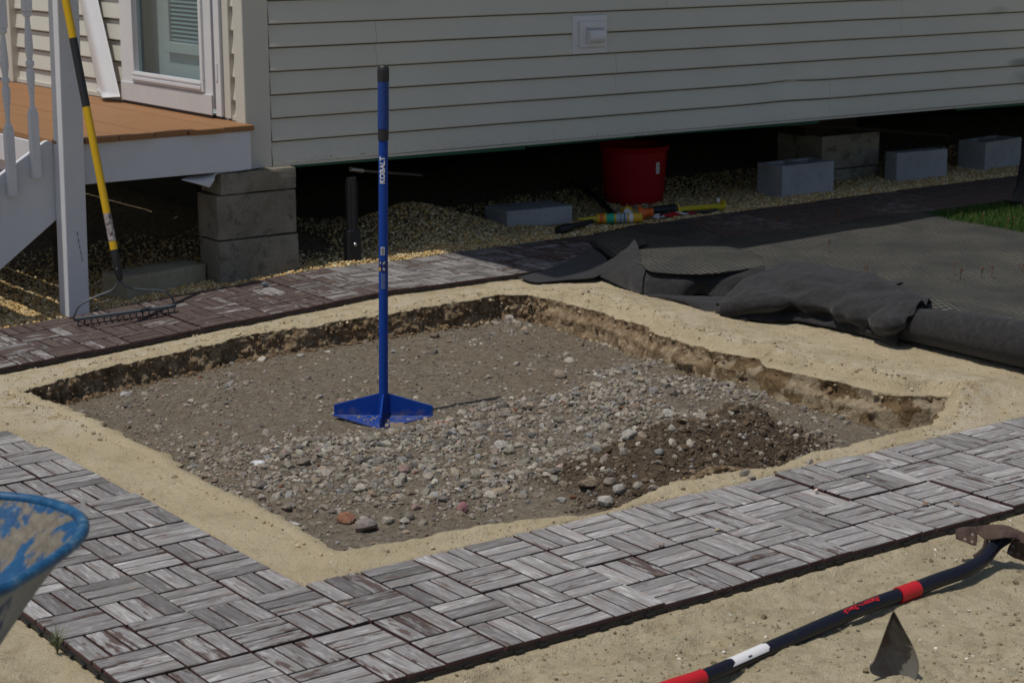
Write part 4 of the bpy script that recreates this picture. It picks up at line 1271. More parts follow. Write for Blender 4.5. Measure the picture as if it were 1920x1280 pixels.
# ------------------------------------------------------------------ deck with stairs
deck = thing('deck', 'orange stained wood deck with white fascia and stairs beside the storm door', 'deck', (1.4, 3.62, 0))
xs = [.945, 1.066, 1.222, 1.384, 1.546, 1.708, 1.862]
for k in range(6):
    y0 = 3.59 + random.uniform(-.008, .008) - (0.0 if k > 2 else .01)
    mb = MB(); mb.box(xs[k] + .003, xs[k + 1] - .003, y0, 7.9, .628, .652 + random.uniform(-.001, .001)); obj('deck_board', mb, 'orange_deck', deck, bevel=.004)
mb = MB(); mb.box(1.045, 1.845, 3.605, 3.643, .46, .6275); obj('fascia', mb, 'white', deck, bevel=.002)
mb = MB(); mb.box(.957, .993, 3.70, 7.9, .46, .6275); obj('fascia', mb, 'white', deck, bevel=.002)
for y in (4.3, 5.2, 6.2): 
    mb = MB(); mb.box(.995, 1.86, y, y + .04, .48, .6275); obj('joist', mb, 'dark_wood', deck)
mb = MB(); mb.box(1.26, 1.36, 4.3405, 4.43, -.1, .6275); obj('support_post', mb, 'dark_wood', deck)
mb = MB(); mb.box(.96, 1.86, 7.8, 7.84, -.1, .627); obj('under_deck_blocker', mb, 'dark_wood', deck)  # added dark board closing off the space below the deck so it stays black
# stringers: the front one is what shows
def stringer(y0, y1):
    m = MB(); sl_ = .59
    x1, zt, zb = .953, .648, .328
    x0 = .02
    zt0 = zt - sl_ * (x1 - x0); zb0 = zb - sl_ * (x1 - x0)
    m.prism([(x0 - .15, -.14), (x0 + .28, -.14), (x1, zb), (x1, zt - .012), (x1 - .02, zt), (x1 - .035, zt - .004), (x0, zt0), (x0 - .15, zt0 - .06)], 'y', y0, y1)
    return obj('stringer', m, 'white', deck, bevel=.003)
stringer(3.622, 3.660); stringer(4.95, 4.99)
for k in range(3):
    zt = .652 - .19 * (k + 1); xr = .952 - .265 * k
    for a, b in ((xr - .270, xr - .150), (xr - .128, xr - .004)):
        mb = MB(); mb.box(a, b, 3.6605, 4.95, zt - .026, zt); obj('tread', mb, 'orange_deck', deck, bevel=.004)
mb = MB(); mb.box(.930, .948, 3.6605, 4.95, .52, .6275); obj('riser', mb, 'white', deck)
# post
p0 = PY(125, 563, 3.53); p1 = PY(169, 561, 3.53); q0 = PY(107, 0, 3.53); q1 = PY(146, 0, 3.53)
pw = .093
m = MB(); hh = 1.9
lean = ((q0[0] + q1[0]) / 2 - (p0[0] + p1[0]) / 2) / 1.21
xb = (p0[0] + p1[0]) / 2 - pw / 2
V = []
for z in (-.07, hh):
    dx = lean * z
    V += [(xb + dx, 3.525, z), (xb + pw + dx, 3.525, z), (xb + pw + dx, 3.618, z), (xb + dx, 3.618, z)]
m.add(V, [(3, 2, 1, 0), (4, 5, 6, 7), (0, 1, 5, 4), (1, 2, 6, 5), (2, 3, 7, 6), (3, 0, 4, 7)])
post = obj('newel_post', m, 'white', deck, bevel=.004)
m = MB(); m.box(xb - .02 + lean * hh, xb + pw + .02 + lean * hh, 3.505, 3.638, hh, hh + .03); obj('post_cap', m, 'white', post, bevel=.006)
m = MB()
for k, (a, b) in enumerate(zip([434, 447, 460, 470, 481], [443, 457, 467, 478, 490])):
    A = PY(144.5 + k * 2.1, a, 3.5235); B_ = PY(146.2 + k * 2.1, b, 3.5235); m.tube([A, B_], .0012, 5)
obj('pencil_mark', m, 'label_dark', post)
# balusters and sloping rails
def baluster(x, zb):
    m = MB(); a = .0175; yc = 3.602
    zt = zb + .265
    m.box(x - a, x + a, yc - a, yc + a, zb, zt); 
    b = obj('baluster', m, 'white', deck, bevel=.0025)
    prof = [(.016, 0), (.0175, .006), (.0175, .014), (.010, .020), (.0095, .05), (.0125, .09), (.0165, .135), (.0165, .155), (.0125, .172), (.0105, .178), (.017, .186), (.017, .200), (.0105, .208), (.013, .222), (.0165, .25), (.0155, .29), (.0115, .345), (.0095, .365), (.0095, .375), (.0175, .382), (.0175, .392), (.016, .398)]
    m = MB(); m.lathe(prof, (x, yc, zt), 16); obj('turned_shaft', m, 'white', b, smooth=True)
    m = MB(); m.box(x - a, x + a, yc - a, yc + a, zt + .3985, zt + .66); obj('upper_block', m, 'white', b, bevel=.0025)
for k in range(7):
    x = .862 - .1055 * k; zb = .505 - .062 * k
    baluster(x, zb)
m = MB(); x1 = .955; x0 = .10
for (dz, t0, t1) in ((0, 3.575, 3.64),):
    V = []
    for x in (x0, x1):
        zc = .505 + .59 * (x - .862) + .265 + .66
        V += [(x, t0, zc - .005), (x, t1, zc - .005), (x, t1, zc + .045), (x, t0, zc + .045)]
    m.add(V, [(3, 2, 1, 0), (4, 5, 6, 7), (0, 1, 5, 4), (1, 2, 6, 5), (2, 3, 7, 6), (3, 0, 4, 7)])
obj('handrail', m, 'white', deck, bevel=.004)

# white flashing leaning on the wall on the deck
def leaning():
    br, bl_ = PX(222, 184, 1.80), PX(182, 178, 1.80); tr, tl = PX(180, 0, 1.84), PX(145, 0, 1.84)
    rows = []
    for f in (0, .04, .12, .5, 1.0, 1.6):
        a = bl_ + (tl - bl_) * f; b = br + (tr - br) * f
        mid = a * .42 + b * .58; mid = mid + np.array([-.018, 0, 0]); b = b + np.array([.01, 0, 0]); a = a + np.array([.012, 0, 0])
        if f == 0: a[2] += .006; mid[0] -= .015; mid[2] -= .004; b[2] += .004; a[1] -= .015
        if f == .04: a[0] -= .01
        rows.append([a, (a + mid) / 2 + np.array([-.004, 0, 0]), mid, (mid + b) / 2 + np.array([.0, 0, 0]), b])
    ribbon('white_flashing', 'long white metal flashing leaning on the siding left of the storm door', rows, 'vinyl_white', 'flashing', .002, wr=.003, noise_s=14)
leaning()

# ------------------------------------------------------------------ rake
def rake():
    a = G(138, 601, .022); b = G(330, 575, .022)
    hd = thing('garden_rake', 'bow rake with yellow and black handle leaning on the porch post', 'rake', tuple((a + b) / 2))
    # handle line
    s = PY(224, 520, 3.235); s2 = PY(213, 455, 3.275); t = PY(121, -10, 3.49)
    s = np.array(s); t = np.array(t); d = t - s
    def at(px, py):     # point on the handle nearest pixel row
        lo, hi = 0.0, 1.2
        for _ in range(40):
            m_ = (lo + hi) / 2; q = s + d * m_; c = CM.T @ (q - CAM); yy = 640 - FPX * c[1] / -c[2]
            if yy > py: lo = m_
            else: hi = m_
        return s + d * lo
    bar = MB(); u = (b - a); L = np.linalg.norm(u); u /= L; vv = np.array([-u[1], u[0], 0])
    up = np.array([0, 0, 1.0])
    def bx(c, l, w_, h):
        V = [c + u * i * l / 2 + vv * j * w_ / 2 + up * k * h / 2 for k in (-1, 1) for i, j in ((-1, -1), (1, -1), (1, 1), (-1, 1))]
        bar.add(V, [(3, 2, 1, 0), (4, 5, 6, 7), (0, 1, 5, 4), (1, 2, 6, 5), (2, 3, 7, 6), (3, 0, 4, 7)])
    c = (a + b) / 2; bx(c + up * .004, L, .020, .012)
    hb = obj('rake_head', bar, 'grey_steel', hd, bevel=.002)
    n = 16
    for k in range(n):
        q = a + u * (L * (k + .5) / n) + up * .002
        m_ = MB(); m_.tube([q - vv * .004, q - vv * .016 + up * .001, q - vv * .028 - up * .004, q - vv * .034 - up * .018], [.0045, .0042, .0036, .0016], 6)
        obj('tine', m_, 'black', hd, smooth=True)
    for (end, pts) in ((a, [(140, 590), (150, 572), (180, 556), (208, 545), (220, 533)]), (b, [(326, 566), (318, 553), (300, 545), (262, 543), (238, 538), (227, 530)])):
        k = len(pts); P3 = [end + up * .012]
        for i, (px, py) in enumerate(pts):
            f = (i + 1) / (k + .6); yy = end[1] * (1 - f) + s[1] * f
            P3.append(PY(px, py, yy))
        P3.append(s + d * .0)
        m_ = MB(); Q = spline(np.array(P3), 26); m_.tube(Q, .0042, 8); obj('bow_arm', m_, 'grey_steel', hd, smooth=True)
    m_ = MB(); m_.tube([s - d * .012, s, at(0, 468)], [.008, .0145, .0165], 16); fr = obj('ferrule', m_, 'black', hd, smooth=True)
    m_ = MB(); q = at(0, 502) + np.array([-.009, -.012, 0]); m_.lathe([(.0, -.002), (.004, -.001), (.004, .001), (0, .002)], q, 10, T=Matrix.Rotation(R(80), 3, 'X')); obj('rivet', m_, 'chrome', fr)
    def seg(y0, y1, m1, nm, r=.0155):
        m_ = MB(); m_.tube([at(0, y0), (at(0, y0) + at(0, y1)) / 2, at(0, y1)], r, 18); return obj(nm, m_, m1, hd, smooth=True)
    seg(470, 199, 'yellow', 'handle'); seg(200, 72, 'black', 'handle_grip', .0162)
    m_ = MB(); top = s + d * 1.12; m_.tube([at(0, 74), top], .0155, 18); obj('handle', m_, 'yellow', hd, smooth=True)
    seg(452, 400, 'sticker', 'sticker', .0158)
def sticker_mat():
    m = mat('worn_silver_sticker', (.5, .5, .5), .4)
    n = noise(m, ocoord(m), 60, 4, .7); setc(m, ramp(m, n, [(.38, (.05, .04, .08)), (.48, (.22, .18, .15)), (.6, (.46, .42, .42))])); return m
M['sticker'] = sticker_mat()
rake()

# ------------------------------------------------------------------ tamper
VIEWR = np.array([math.cos(ROT[2]), math.sin(ROT[2]), 0]); VIEWF = np.array([-math.sin(ROT[2]), math.cos(ROT[2]), 0])
def text_on_tube(txt, size, parent, material, r, z0, ang, shear=0, flip=1, bold=.0, extr=.0, name='lettering', run='up'):
    """letters wrapped on a vertical tube of radius r; text runs along +z (local), centred on angle ang"""
    cu = bpy.data.curves.new('t', 'FONT'); cu.body = txt; cu.size = size; cu.shear = shear; cu.offset = bold; cu.resolution_u = 3
    o = bpy.data.objects.new('t', cu); col.objects.link(o)
    dg = bpy.context.evaluated_depsgraph_get(); me = bpy.data.meshes.new_from_object(o.evaluated_get(dg))
    bpy.data.objects.remove(o)
    bm = bmesh.new(); bm.from_mesh(me); bmesh.ops.triangulate(bm, faces=bm.faces[:])
    bmesh.ops.subdivide_edges(bm, edges=bm.edges[:], cuts=2)
    xs_ = [v.co.x for v in bm.verts]; ys_ = [v.co.y for v in bm.verts]; cy = (min(ys_) + max(ys_)) / 2
    for v in bm.verts:
        a_ = ang - flip * (v.co.y - cy) / r; z = z0 + flip * (v.co.x - min(xs_))
        v.co = ((r + .0006) * math.cos(a_), (r + .0006) * math.sin(a_), z)
    bm.to_mesh(me); bm.free(); me.materials.clear(); me.materials.append(M[material])
    for p in me.polygons: p.material_index = 0
    me.name = name
    return link(name, me, parent)
def patch(mb, r, ang, da, z0, z1, mi=0, e=.0005):
    n = 6; V = []
    for z in (z0, z1):
        for i in range(n + 1):
            a_ = ang - da / 2 + da * i / n; V.append(((r + e) * math.cos(a_), (r + e) * math.sin(a_), z))
    k = n + 1
    mb.add(V, [(i, i + 1, k + i + 1, k + i) for i in range(n)], mi)
def tamper():
    fz = hat(1.18, 1.5) ; c = P(719, 781, fz + .002)
    t = thing('hand_tamper', 'blue hand tamper standing upright in the middle of the gravel pit', 'tamper', tuple(c))
    # local frame: x to picture right, y away; leans a touch
    t.rotation_euler = Matrix.Rotation(R(1.0), 3, Vector(VIEWF)).to_euler() 
    rotz = ROT[2]
    t.rotation_euler = (Matrix.Rotation(R(1.0), 3, Vector(VIEWF)) @ Matrix.Rotation(rotz, 3, 'Z')).to_euler()
    h = .172
    m = MB(); m.prism([(0, -h), (h, 0), (0, h), (-h, 0)], 'z', .0, .007); obj('base_plate', m, 'blue', t, world=False, bevel=.0015)
    for k in range(4):
        T = Matrix.Rotation(math.pi / 2 * k, 4, 'Z'); m = MB()
        pts = [(.010, .0075), (h - .006, .0075), (h - .006, .040), (.010, .083)]
        V = [T @ Vector((x, s * .0028, z)) for s in (-1, 1) for x, z in pts]
        m.add(V, [(0, 1, 2, 3), (7, 6, 5, 4), (0, 4, 5, 1), (1, 5, 6, 2), (2, 6, 7, 3), (3, 7, 4, 0)]); obj('gusset', m, 'blue', t, world=False, bevel=.001)
    H = 1.17
    m = MB(); m.tube([(0, 0, .008), (0, 0, .965)], .0155, 28); tube = obj('shaft', m, 'blue', t, world=False, smooth=True)
    m = MB(); m.tube([(0, 0, .93), (0, 0, .9301), (0, 0, .965), (0, 0, .9651)], [.0155, .0178, .0178, .017], 28); obj('collar', m, 'black', t, world=False, smooth=True)
    m = MB(); pr = [(.0172, .9655)]; z = .968
    while z < 1.118:
        pr += [(.0186, z), (.0186, z + .003), (.0178, z + .0035), (.0178, z + .0048)]; z += .005
    pr += [(.0186, 1.12)]
    m.lathe(pr, n=28); obj('grip', m, 'blue_grip', t, world=False, smooth=True)
    m = MB(); m.lathe([(.0192, 1.1205), (.0196, 1.13), (.0196, 1.155), (.018, 1.166), (.013, 1.172), (.004, 1.174)], n=28); obj('grip_cap', m, 'black', t, world=False, smooth=True)
    a0 = -math.pi / 2 - .12
    text_on_tube('KOBALT', .0235, tube, 'label_white', .0155, .790, a0 - .05, bold=.0008)
    # band of navy with marks, bar code label, small print
    m = MB(); patch(m, .0155, a0 + .1, 2.6, .497, .535, 0, .0003); obj('printed_band', m, 'label_navy', tube, world=False)
    m = MB(); patch(m, .0155, a0 + .05, .85, .553, .580, 0, .0004)
    lb = obj('barcode_label', m, 'label_white', tube, world=False)
    m = MB()
    for k in range(9): patch(m, .0155, a0 + .05, .62, .555 + k * .0026, .555 + k * .0026 + (.0012 if k % 2 else .0018), 0, .0009)
    obj('bar_lines', m, 'label_dark', tube, world=False)
    m = MB(); patch(m, .0155, a0 - .62, .42, .500, .512, 0, .0009); obj('yellow_mark', m, 'label_yellow', tube, world=False)
    m = MB()
    for k, (da, z_) in enumerate([(.15, .523), (.42, .526), (.15, .505), (.42, .503), (-.5, .524)]):
        patch(m, .0155, a0 + da, .16, z_, z_ + .005, 0, .0009); patch(m, .0155, a0 + da + .05, .06, z_ - .003, z_ + .008, 0, .0011)
    obj('pictogram', m, 'label_white', tube, world=False)
    m = MB()
    for k in range(6):
        zz = .440
        while zz < .490:
            L_ = random.uniform(.003, .008); patch(m, .0155, a0 - .25 + k * .16, .05, zz, min(zz + L_, .492), 0, .0007); zz += L_ + .0015
    obj('small_print', m, 'label_grey', tube, world=False)
    # dirt crumbs on the plate
    r = np.random.default_rng(3); n = 60
    q = np.stack([r.normal(-.05, .03, n), r.normal(-.06, .022, n), np.full(n, .0085)], 1); q = q[(np.abs(q[:, 0]) + np.abs(q[:, 1])) < h - .01]
    q = q[np.abs(q[:, 0]) > .006]; s = .0014 + .0022 * r.random(len(q)) ** 2
    V, F, C_ = [], [], []
    for i in range(len(q)): V.append(rockshape(I1, i) * s[i] + q[i]); F.append(F1 + 12 * i); C_ += [(.42, .34, .18)] * 12
    me = npmesh('dirt_crumbs', np.concatenate(V), np.concatenate(F), ['rock'], {'col': np.array(C_)}); o = link('dirt_crumbs', me, t); o['kind'] = 'stuff'
tamper()

# ------------------------------------------------------------------ black ground fabric
def sheet():
    out = [(1100, 462), (1112, 450), (1150, 436), (1200, 424), (1290, 421), (1360, 446), (1433, 437), (1560, 424), (1633, 407), (1731, 401), (1788, 416), (1886, 432), (1990, 450), (2140, 520)]
    O = np.array([G(x, y, .0)[:2] for x, y in out])
    O = np.concatenate([O, np.array([(5.2, .3), (4.8, -.9), (3.12, -.9), (3.14, .4), (3.20, 1.0), (3.16, 1.5), (3.38, 1.9), (3.40, 2.25), (3.36, 2.75)])])
    x = np.arange(2.9, 6.2, .022); y = np.arange(-1.0, 3.6, .022); Xs, Ys = np.meshgrid(x, y, indexing='ij')
    d = sdist(Xs, Ys, O)
    z = zg(Xs, Ys) + .006 + .010 * (fbm(Xs, Ys, 2.3, 4, 31) + .4) * 1.0 + .004 * fbm(Xs, Ys, 9, 3, 3)
    # raised folds at the near left end
    q = np.array(G(1240, 470, .05)[:2])
    ridge = np.exp(-(((Xs - 3.35) / .26) ** 2) - ((Ys - 2.55) / .62) ** 2)
    z = z + .075 * ridge * (.85 + .35 * fbm(Xs, Ys, 3, 2, 14)) + (.085 * np.exp(-((Xs - 3.30) / .30) ** 2) * ss(.85, 1.1, Ys) * (1 - ss(1.9, 2.2, Ys)) + .045 * np.exp(-((Xs - 3.32) / .25) ** 2) * (1 - ss(.85, 1.1, Ys))) * (1 + .35 * fbm(Xs, Ys, 6, 3, 71)) + .012 * ridge * np.sin(Ys * 16 + Xs * 5)
    ok = d > 0
    idx = -np.ones(Xs.shape, int); F = gridfaces(len(x), len(y)); okf = ok.ravel()
    F = F[okf[F].all(1)]
    used = np.unique(F); mp = -np.ones(Xs.size, int); mp[used] = np.arange(len(used)); F = mp[F]
    V = np.stack([Xs.ravel(), Ys.ravel(), z.ravel()], 1)[used]
    c = np.array([4.2, 1.8, 0]); me = npmesh('ground_fabric', V - c, F, ['woven'], None, True)
    o = link('ground_fabric', me, None, tuple(c)); s = o.modifiers.new('t', 'SOLIDIFY'); s.thickness = .003
    tag(o, 'wide black woven ground fabric with tan dust spread flat over the right side', 'ground fabric')
sheet()
# hanging front band of the raised fold
top = [(1206, 500), (1222, 508), (1286, 513), (1338, 512), (1391, 506), (1432, 499)]
bot = [(1206, 555), (1222, 553), (1273, 557), (1312, 551), (1360, 556), (1428, 545)]
rows = [[G(*a, .088) + np.array([.012, .0, 0]) for a in top], [G(a[0] * .6 + b[0] * .4, a[1] * .6 + b[1] * .4, .058) for a, b in zip(top, bot)], [G(*b, .004) for b in bot]]
ribbon('fabric_fold', 'upright folded edge of dirty black fabric between the pointed flap and the long drape', rows, 'nonwoven', 'ground fabric', .003, wr=.003, noise_s=12, up=8)
# woven cap that rolls from the raised fold to the band
topb = [(1142, 452), (1190, 440), (1290, 447), (1350, 460), (1400, 470), (1428, 483)]
mid_ = [(1165, 475), (1210, 472), (1290, 480), (1345, 486), (1395, 490), (1430, 491)]
kz = [1, 1, 1, 1, .97, .90]
rows = [[G(*a, .030) for a in topb], [G(*a, .080) for a in mid_], [G(a[0], a[1] - 3, .096 * q) for a, q in zip(top, kz)], [G(a[0], a[1] + 1.5, .089 * q) for a, q in zip(top, kz)]]
ribbon('woven_hump', 'raised woven hump of black mesh fabric beside the path edge', rows, 'woven', 'ground fabric', .003, wr=.003, noise_s=7, up=8)
# dark rolled end left of the hump
rows = [[G(1106, 455, .02), G(1120, 472, .02), G(1143, 489, .01)], [G(1108, 449, .06), G(1128, 462, .075), G(1150, 483, .05)], [G(1125, 440, .07), G(1155, 452, .09), G(1180, 470, .085)], [G(1180, 428, .04), G(1205, 440, .07), G(1215, 455, .085)]]
ribbon('fabric_curl', 'curled dark end of the woven fabric touching the brown path', rows, 'woven', 'ground fabric', .003, wr=.004, up=8)
# pointed flap
rows = [[G(1117, 500, .02), G(1118, 514, .012), G(1150, 530, .006), G(1200, 554, .004)],
        [G(1140, 487, .06), G(1150, 500, .055), G(1172, 520, .045), G(1203, 548, .022)],
        [G(1165, 474, .095), G(1172, 485, .09), G(1188, 505, .08), G(1205, 530, .05)],
        [G(1190, 449, .125), G(1196, 462, .118), G(1202, 485, .10), G(1209, 508, .086)]]
ribbon('fabric_flap', 'pointed black fabric flap rising to a peak above the sand', rows, 'nonwoven', 'ground fabric', .003, wr=.007, noise_s=8, up=8, crease=.7)
# flat flap on the path corner
rows = [[G(972, 520, .004), G(990, 527, .002), G(1008, 531, .0)], [G(1040, 499, .010), G(1050, 510, .006), G(1062, 526, .004)], [G(1085, 477, .030), G(1095, 496, .02), G(1110, 522, .010)],
        [G(1104, 464, .055), G(1120, 484, .045), G(1126, 516, .016)], [G(1118, 470, .04), G(1138, 487, .04), G(1140, 520, .012)]]
ribbon('fabric_corner', 'flat dark fabric corner lying over the end of the brown path', rows, 'nonwoven', 'ground fabric', .002, wr=.004, noise_s=9, up=8)
# low layer of fabric under the folded edge, reaching to the long drape
rows = [[G(1215, 552, .012), G(1290, 555, .012), G(1365, 556, .012), G(1435, 556, .02)], [G(1210, 554, .012), G(1285, 563, .018), G(1360, 572, .018), G(1420, 578, .02)], [G(1207, 557, .002), G(1283, 570, .002), G(1345, 591, .002), G(1400, 600, .002)]]
ribbon('fabric_layer', 'low dark fabric layer on the sand between the folded edge and the long drape', rows, 'nonwoven', 'ground fabric', .003, wr=.007, noise_s=10, up=8, crease=.6)
# long crumpled drape
crest = [(1352, 578), (1400, 534), (1454, 516), (1497, 508), (1563, 516), (1630, 531), (1671, 548), (1712, 564), (1733, 575)]
foot = [(1345, 589), (1395, 597), (1441, 602), (1489, 602), (1522, 607), (1568, 616), (1617, 627), (1650, 636), (1681, 649)]
midp = [(1347, 584), (1402, 571), (1452, 569), (1487, 563), (1543, 573), (1600, 588), (1640, 600), (1672, 610), (1688, 606)]
cz = [.03, .09, .115, .125, .12, .115, .115, .12, .125]
rows = [[G(*p_, z_ * .80) + np.array([.10, .05, 0]) for p_, z_ in zip(crest, cz)],
        [G(*p_, z_ * .99) for p_, z_ in zip(crest, cz)],
        [G(*(np.array(a) * .55 + np.array(b) * .45), z_ * .93) for a, b, z_ in zip(crest, midp, cz)],
        [G(*p_, z_ * .66) for p_, z_ in zip(midp, cz)],
        [G(*(np.array(a) * .5 + np.array(b) * .5), z_ * .26) for a, b, z_ in zip(midp, foot, cz)],
        [G(*p_, .002) for p_ in foot]]
ribbon('fabric_drape', 'long crumpled black nonwoven fabric lying along the sand before the roll', rows, 'nonwoven', 'ground fabric', .003, wr=.020, noise_s=6.0, up=8, crease=1.3)
# roll
def roll():
    m = MB(); A = np.array([3.125, 1.12, .064]); B_ = np.array([3.165, -1.2, .09])
    n = 26; pts = [A + (B_ - A) * k / n for k in range(n + 1)]; rr = [.060 + .030 * ss(0, .45, k / n) + .0035 * float(vn(k * .5, 2)) for k in range(n + 1)]
    for p_, r_2 in zip(pts, rr): p_[2] = r_2 + .002; p_[0] = 3.055 + r_2 + .012 * float(vn(p_[1] * 2, 4))
    m.tube(pts, rr, 36)
    o = obj('fabric_roll', m, 'nonwoven', None, tuple(pts[8] * np.array([1, 1, 0])), smooth=True)
    tag(o, 'thick roll of black fabric at the right end of the sand strip', 'fabric roll')
    # spiral end
    m = MB(); V = []
    for k in range(60):
        t = k / 59 * 5 * math.pi * 2; q = .055 * (1 - k / 75)
        for dy in (-.006, .004): V.append((pts[0][0] + q * math.cos(t), pts[0][1] + dy + .006, pts[0][2] + q * math.sin(t)))
    m.add(V, [(2 * k, 2 * k + 1, 2 * k + 3, 2 * k + 2) for k in range(59)]); obj('roll_layers', m, 'nonwoven', o)
roll()
# valley of woven fabric behind drape and roll handled by the sheet; a folded strip on it
rows = [[G(1645, 534, .02), G(1665, 528, .024), G(1691, 526, .02)], [G(1655, 542, .02), G(1672, 535, .026), G(1694, 529, .016)]]
ribbon('fabric_pleat', 'small dark pleat in the woven fabric behind the long drape', rows, 'nonwoven', 'ground fabric', .004, up=5)

# rusty landscape pins
pins = [(1310, 432), (1397, 430), (1432, 426), (1456, 430), (1545, 425), (1570, 424), (1606, 412), (1682, 405), (1708, 396), (1790, 516), (1800, 525), (1840, 522), (1858, 522), (1625, 520), (1839, 414), (1887, 430), (1901, 425), (1565, 418), (1915, 512), (1556, 472)]
pl = ['in the thin grass nearest the fabric hump', 'at the path edge beyond the fabric hump', 'by the first grass tuft right of the hump', 'leaning near the first grass tuft', 'on the fabric border in the middle of the grass edge', 'bent one beside the middle pin of the grass edge', 'short one on the fabric by the path', 'lying low where the grass widens', 'tall one at the wide grass edge', 'left one of the pair in front on the flat fabric', 'stubby one beside the front left pin', 'middle one of the front row on the flat fabric', 'right one of the front row on the flat fabric', 'thin one behind the long fabric drape', 'in the grass left of the black post', 'at the grass border below the black post', 'right of the grass border pin below the black post', 'leaning away by the middle of the grass edge', 'farthest right one on the flat fabric', 'bent flat one in the middle of the fabric']
for k, (px, py) in enumerate(pins):
    p = G(px, py, .012); h = random.uniform(.035, .065); a_ = random.uniform(0, 3.1); dx, dy = math.cos(a_) * .012, math.sin(a_) * .012; lx, ly = random.uniform(-.012, .012), random.uniform(-.012, .012)
    m = MB(); m.tube([(0, 0, -.01), (lx * .6, ly * .6, h * .6), (lx, ly, h), (lx + dx, ly + dy, h + .004), (lx + dx * 1.2, ly + dy * 1.2, h * .55)], [.0014, .0014, .0018, .0018, .0012], 6)
    m.lathe([(.001, -.003), (.0045, -.001), (.004, .003), (.001, .004)], (lx, ly, h), 8)
    o = obj('landscape_pin', m, 'pin', None, world=False); o.location = p
    tag(o, 'rusty landscape pin ' + pl[k], 'pin', 'rusty pins in the fabric and grass')

# ------------------------------------------------------------------ grass
def grass():
    r = np.random.default_rng(12)
    poly = np.array([G(x, y)[:2] for x, y in [(1340, 446), (1433, 440), (1560, 427), (1633, 410), (1731, 404), (1788, 419), (1886, 436), (1990, 456), (2100, 470)]] + [np.array(q) for q in [(7.6, 2.0), (7.6, 2.92), (4.2, 2.92), (3.9, 2.92)]])
    N = 90000; x = r.uniform(3.8, 7.6, N); y = r.uniform(1.8, 3.0, N); d = sdist(x, y, poly)
    k = (d > -.02) & (r.random(N) < .25 + .75 * ss(4.4, 5.0, x)); x = x[k][:46000]; y = y[k][:46000]; n = len(x)
    z = surf(x, y); h = .016 + .026 * r.random(n); a = r.random(n) * 6.283; w_ = .0016; ln = r.normal(size=(n, 2)) * .012
    b0 = np.stack([x - w_ * np.cos(a), y - w_ * np.sin(a), z - .003], 1); b1 = np.stack([x + w_ * np.cos(a), y + w_ * np.sin(a), z - .003], 1)
    t = np.stack([x + ln[:, 0], y + ln[:, 1], z + h], 1)
    V = np.stack([b0, b1, t], 1).reshape(-1, 3); F = np.arange(3 * n).reshape(-1, 3)
    c = np.array((.036, .088, .011)) * (.6 + .8 * r.random(n))[:, None]; dry = r.random(n) < .06; c[dry] = (.22, .19, .07)
    o = link('grass', npmesh('grass', V, F, ['grass'], {'col': np.repeat(c, 3, 0)})); tag(o, 'short green grass between the black fabric and the brown path', 'grass', kind='stuff')
grass()
def weed(px, py, label, n, h, seed, colr=(.10, .115, .05)):
    r = np.random.default_rng(seed); p = G(px, py, -.02); m = MB()
    for k in range(n):
        a = r.uniform(0, 6.28); L = h * r.uniform(.5, 1); s_ = r.uniform(.15, .7)
        pts = [(0, 0, 0), (math.cos(a) * L * s_ * .3, math.sin(a) * L * s_ * .3, L * .5), (math.cos(a) * L * s_, math.sin(a) * L * s_, L * (1 - s_ * .25))]
        m.tube(pts, [.0014, .0014, .0004], 4, flat=.4)
        for q in range(2):
            b = a + r.uniform(-1, 1); c = Vector(pts[1]); m.tube([c, c + Vector((math.cos(b) * L * .2, math.sin(b) * L * .2, L * .15))], [.0018, .0004], 4, flat=.4)
    mm = mat('weed_green', colr, .6); o = obj('weed', m, mm, None, world=False); o.location = p; tag(o, label, 'weed')
weed(108, 1225, 'small green weed growing at the outer corner of the left path', 14, .075, 3)
weed(1900, 765, 'tiny olive sprigs at the right end of the sand by the front path', 10, .022, 5, (.09, .10, .03))
weed(20, 905, 'tiny green blade between the tiles above the blue wheelbarrow', 3, .03, 9)

# ------------------------------------------------------------------ things under the house
def bucket():
    c = G(1190, 384); c = c + np.array([.10, .13, 0]); z0 = float(surf(np.array([c[0]]), np.array([c[1]]))[0]) - .005
    r0, r1, h = .158, .186, .315
    t = thing('bucket', 'big red plastic bucket standing on gravel under the house', 'bucket', (c[0], c[1], z0))
    m = MB(); m.lathe([(.02, .0), (r0, .0), (r1 * .965, h - .03), (r1 * .985, h - .028), (r1 * 1.02, h - .012), (r1 * 1.045, h), (r1 * 1.0, h + .002), (r1 * .955, h - .01), (r0 * .97, .012), (.02, .010)], n=56)
    b = obj('bucket_body', m, 'red_plastic', t, world=False, smooth=True)
    m = MB(); an = math.atan2(CAM[1] - c[1], CAM[0] - c[0]) + .80
    for (mi, z0_, z1_, da, e) in ((0, .175, .235, .14, .0015), (1, .18, .20, .05, .0025), (1, .21, .225, .05, .0025)):
        rr_ = r0 + (r1 * .965 - r0) * .68; patch(m, rr_, an, da, z0_, z1_, mi, e + .003)
    obj('price_label', m, ['label_white', 'label_grey'], t, world=False)
    for da in (-.55, .42):
        m = MB(); a_ = math.atan2(CAM[1] - c[1], CAM[0] - c[0]) + da; m.tube([(r0 * .985 * math.cos(a_), r0 * .985 * math.sin(a_), .014), ((r0 + .003) * math.cos(a_), (r0 + .003) * math.sin(a_), .014)], .012, 12); obj('drain_hole', m, 'black', t, world=False)
bucket()
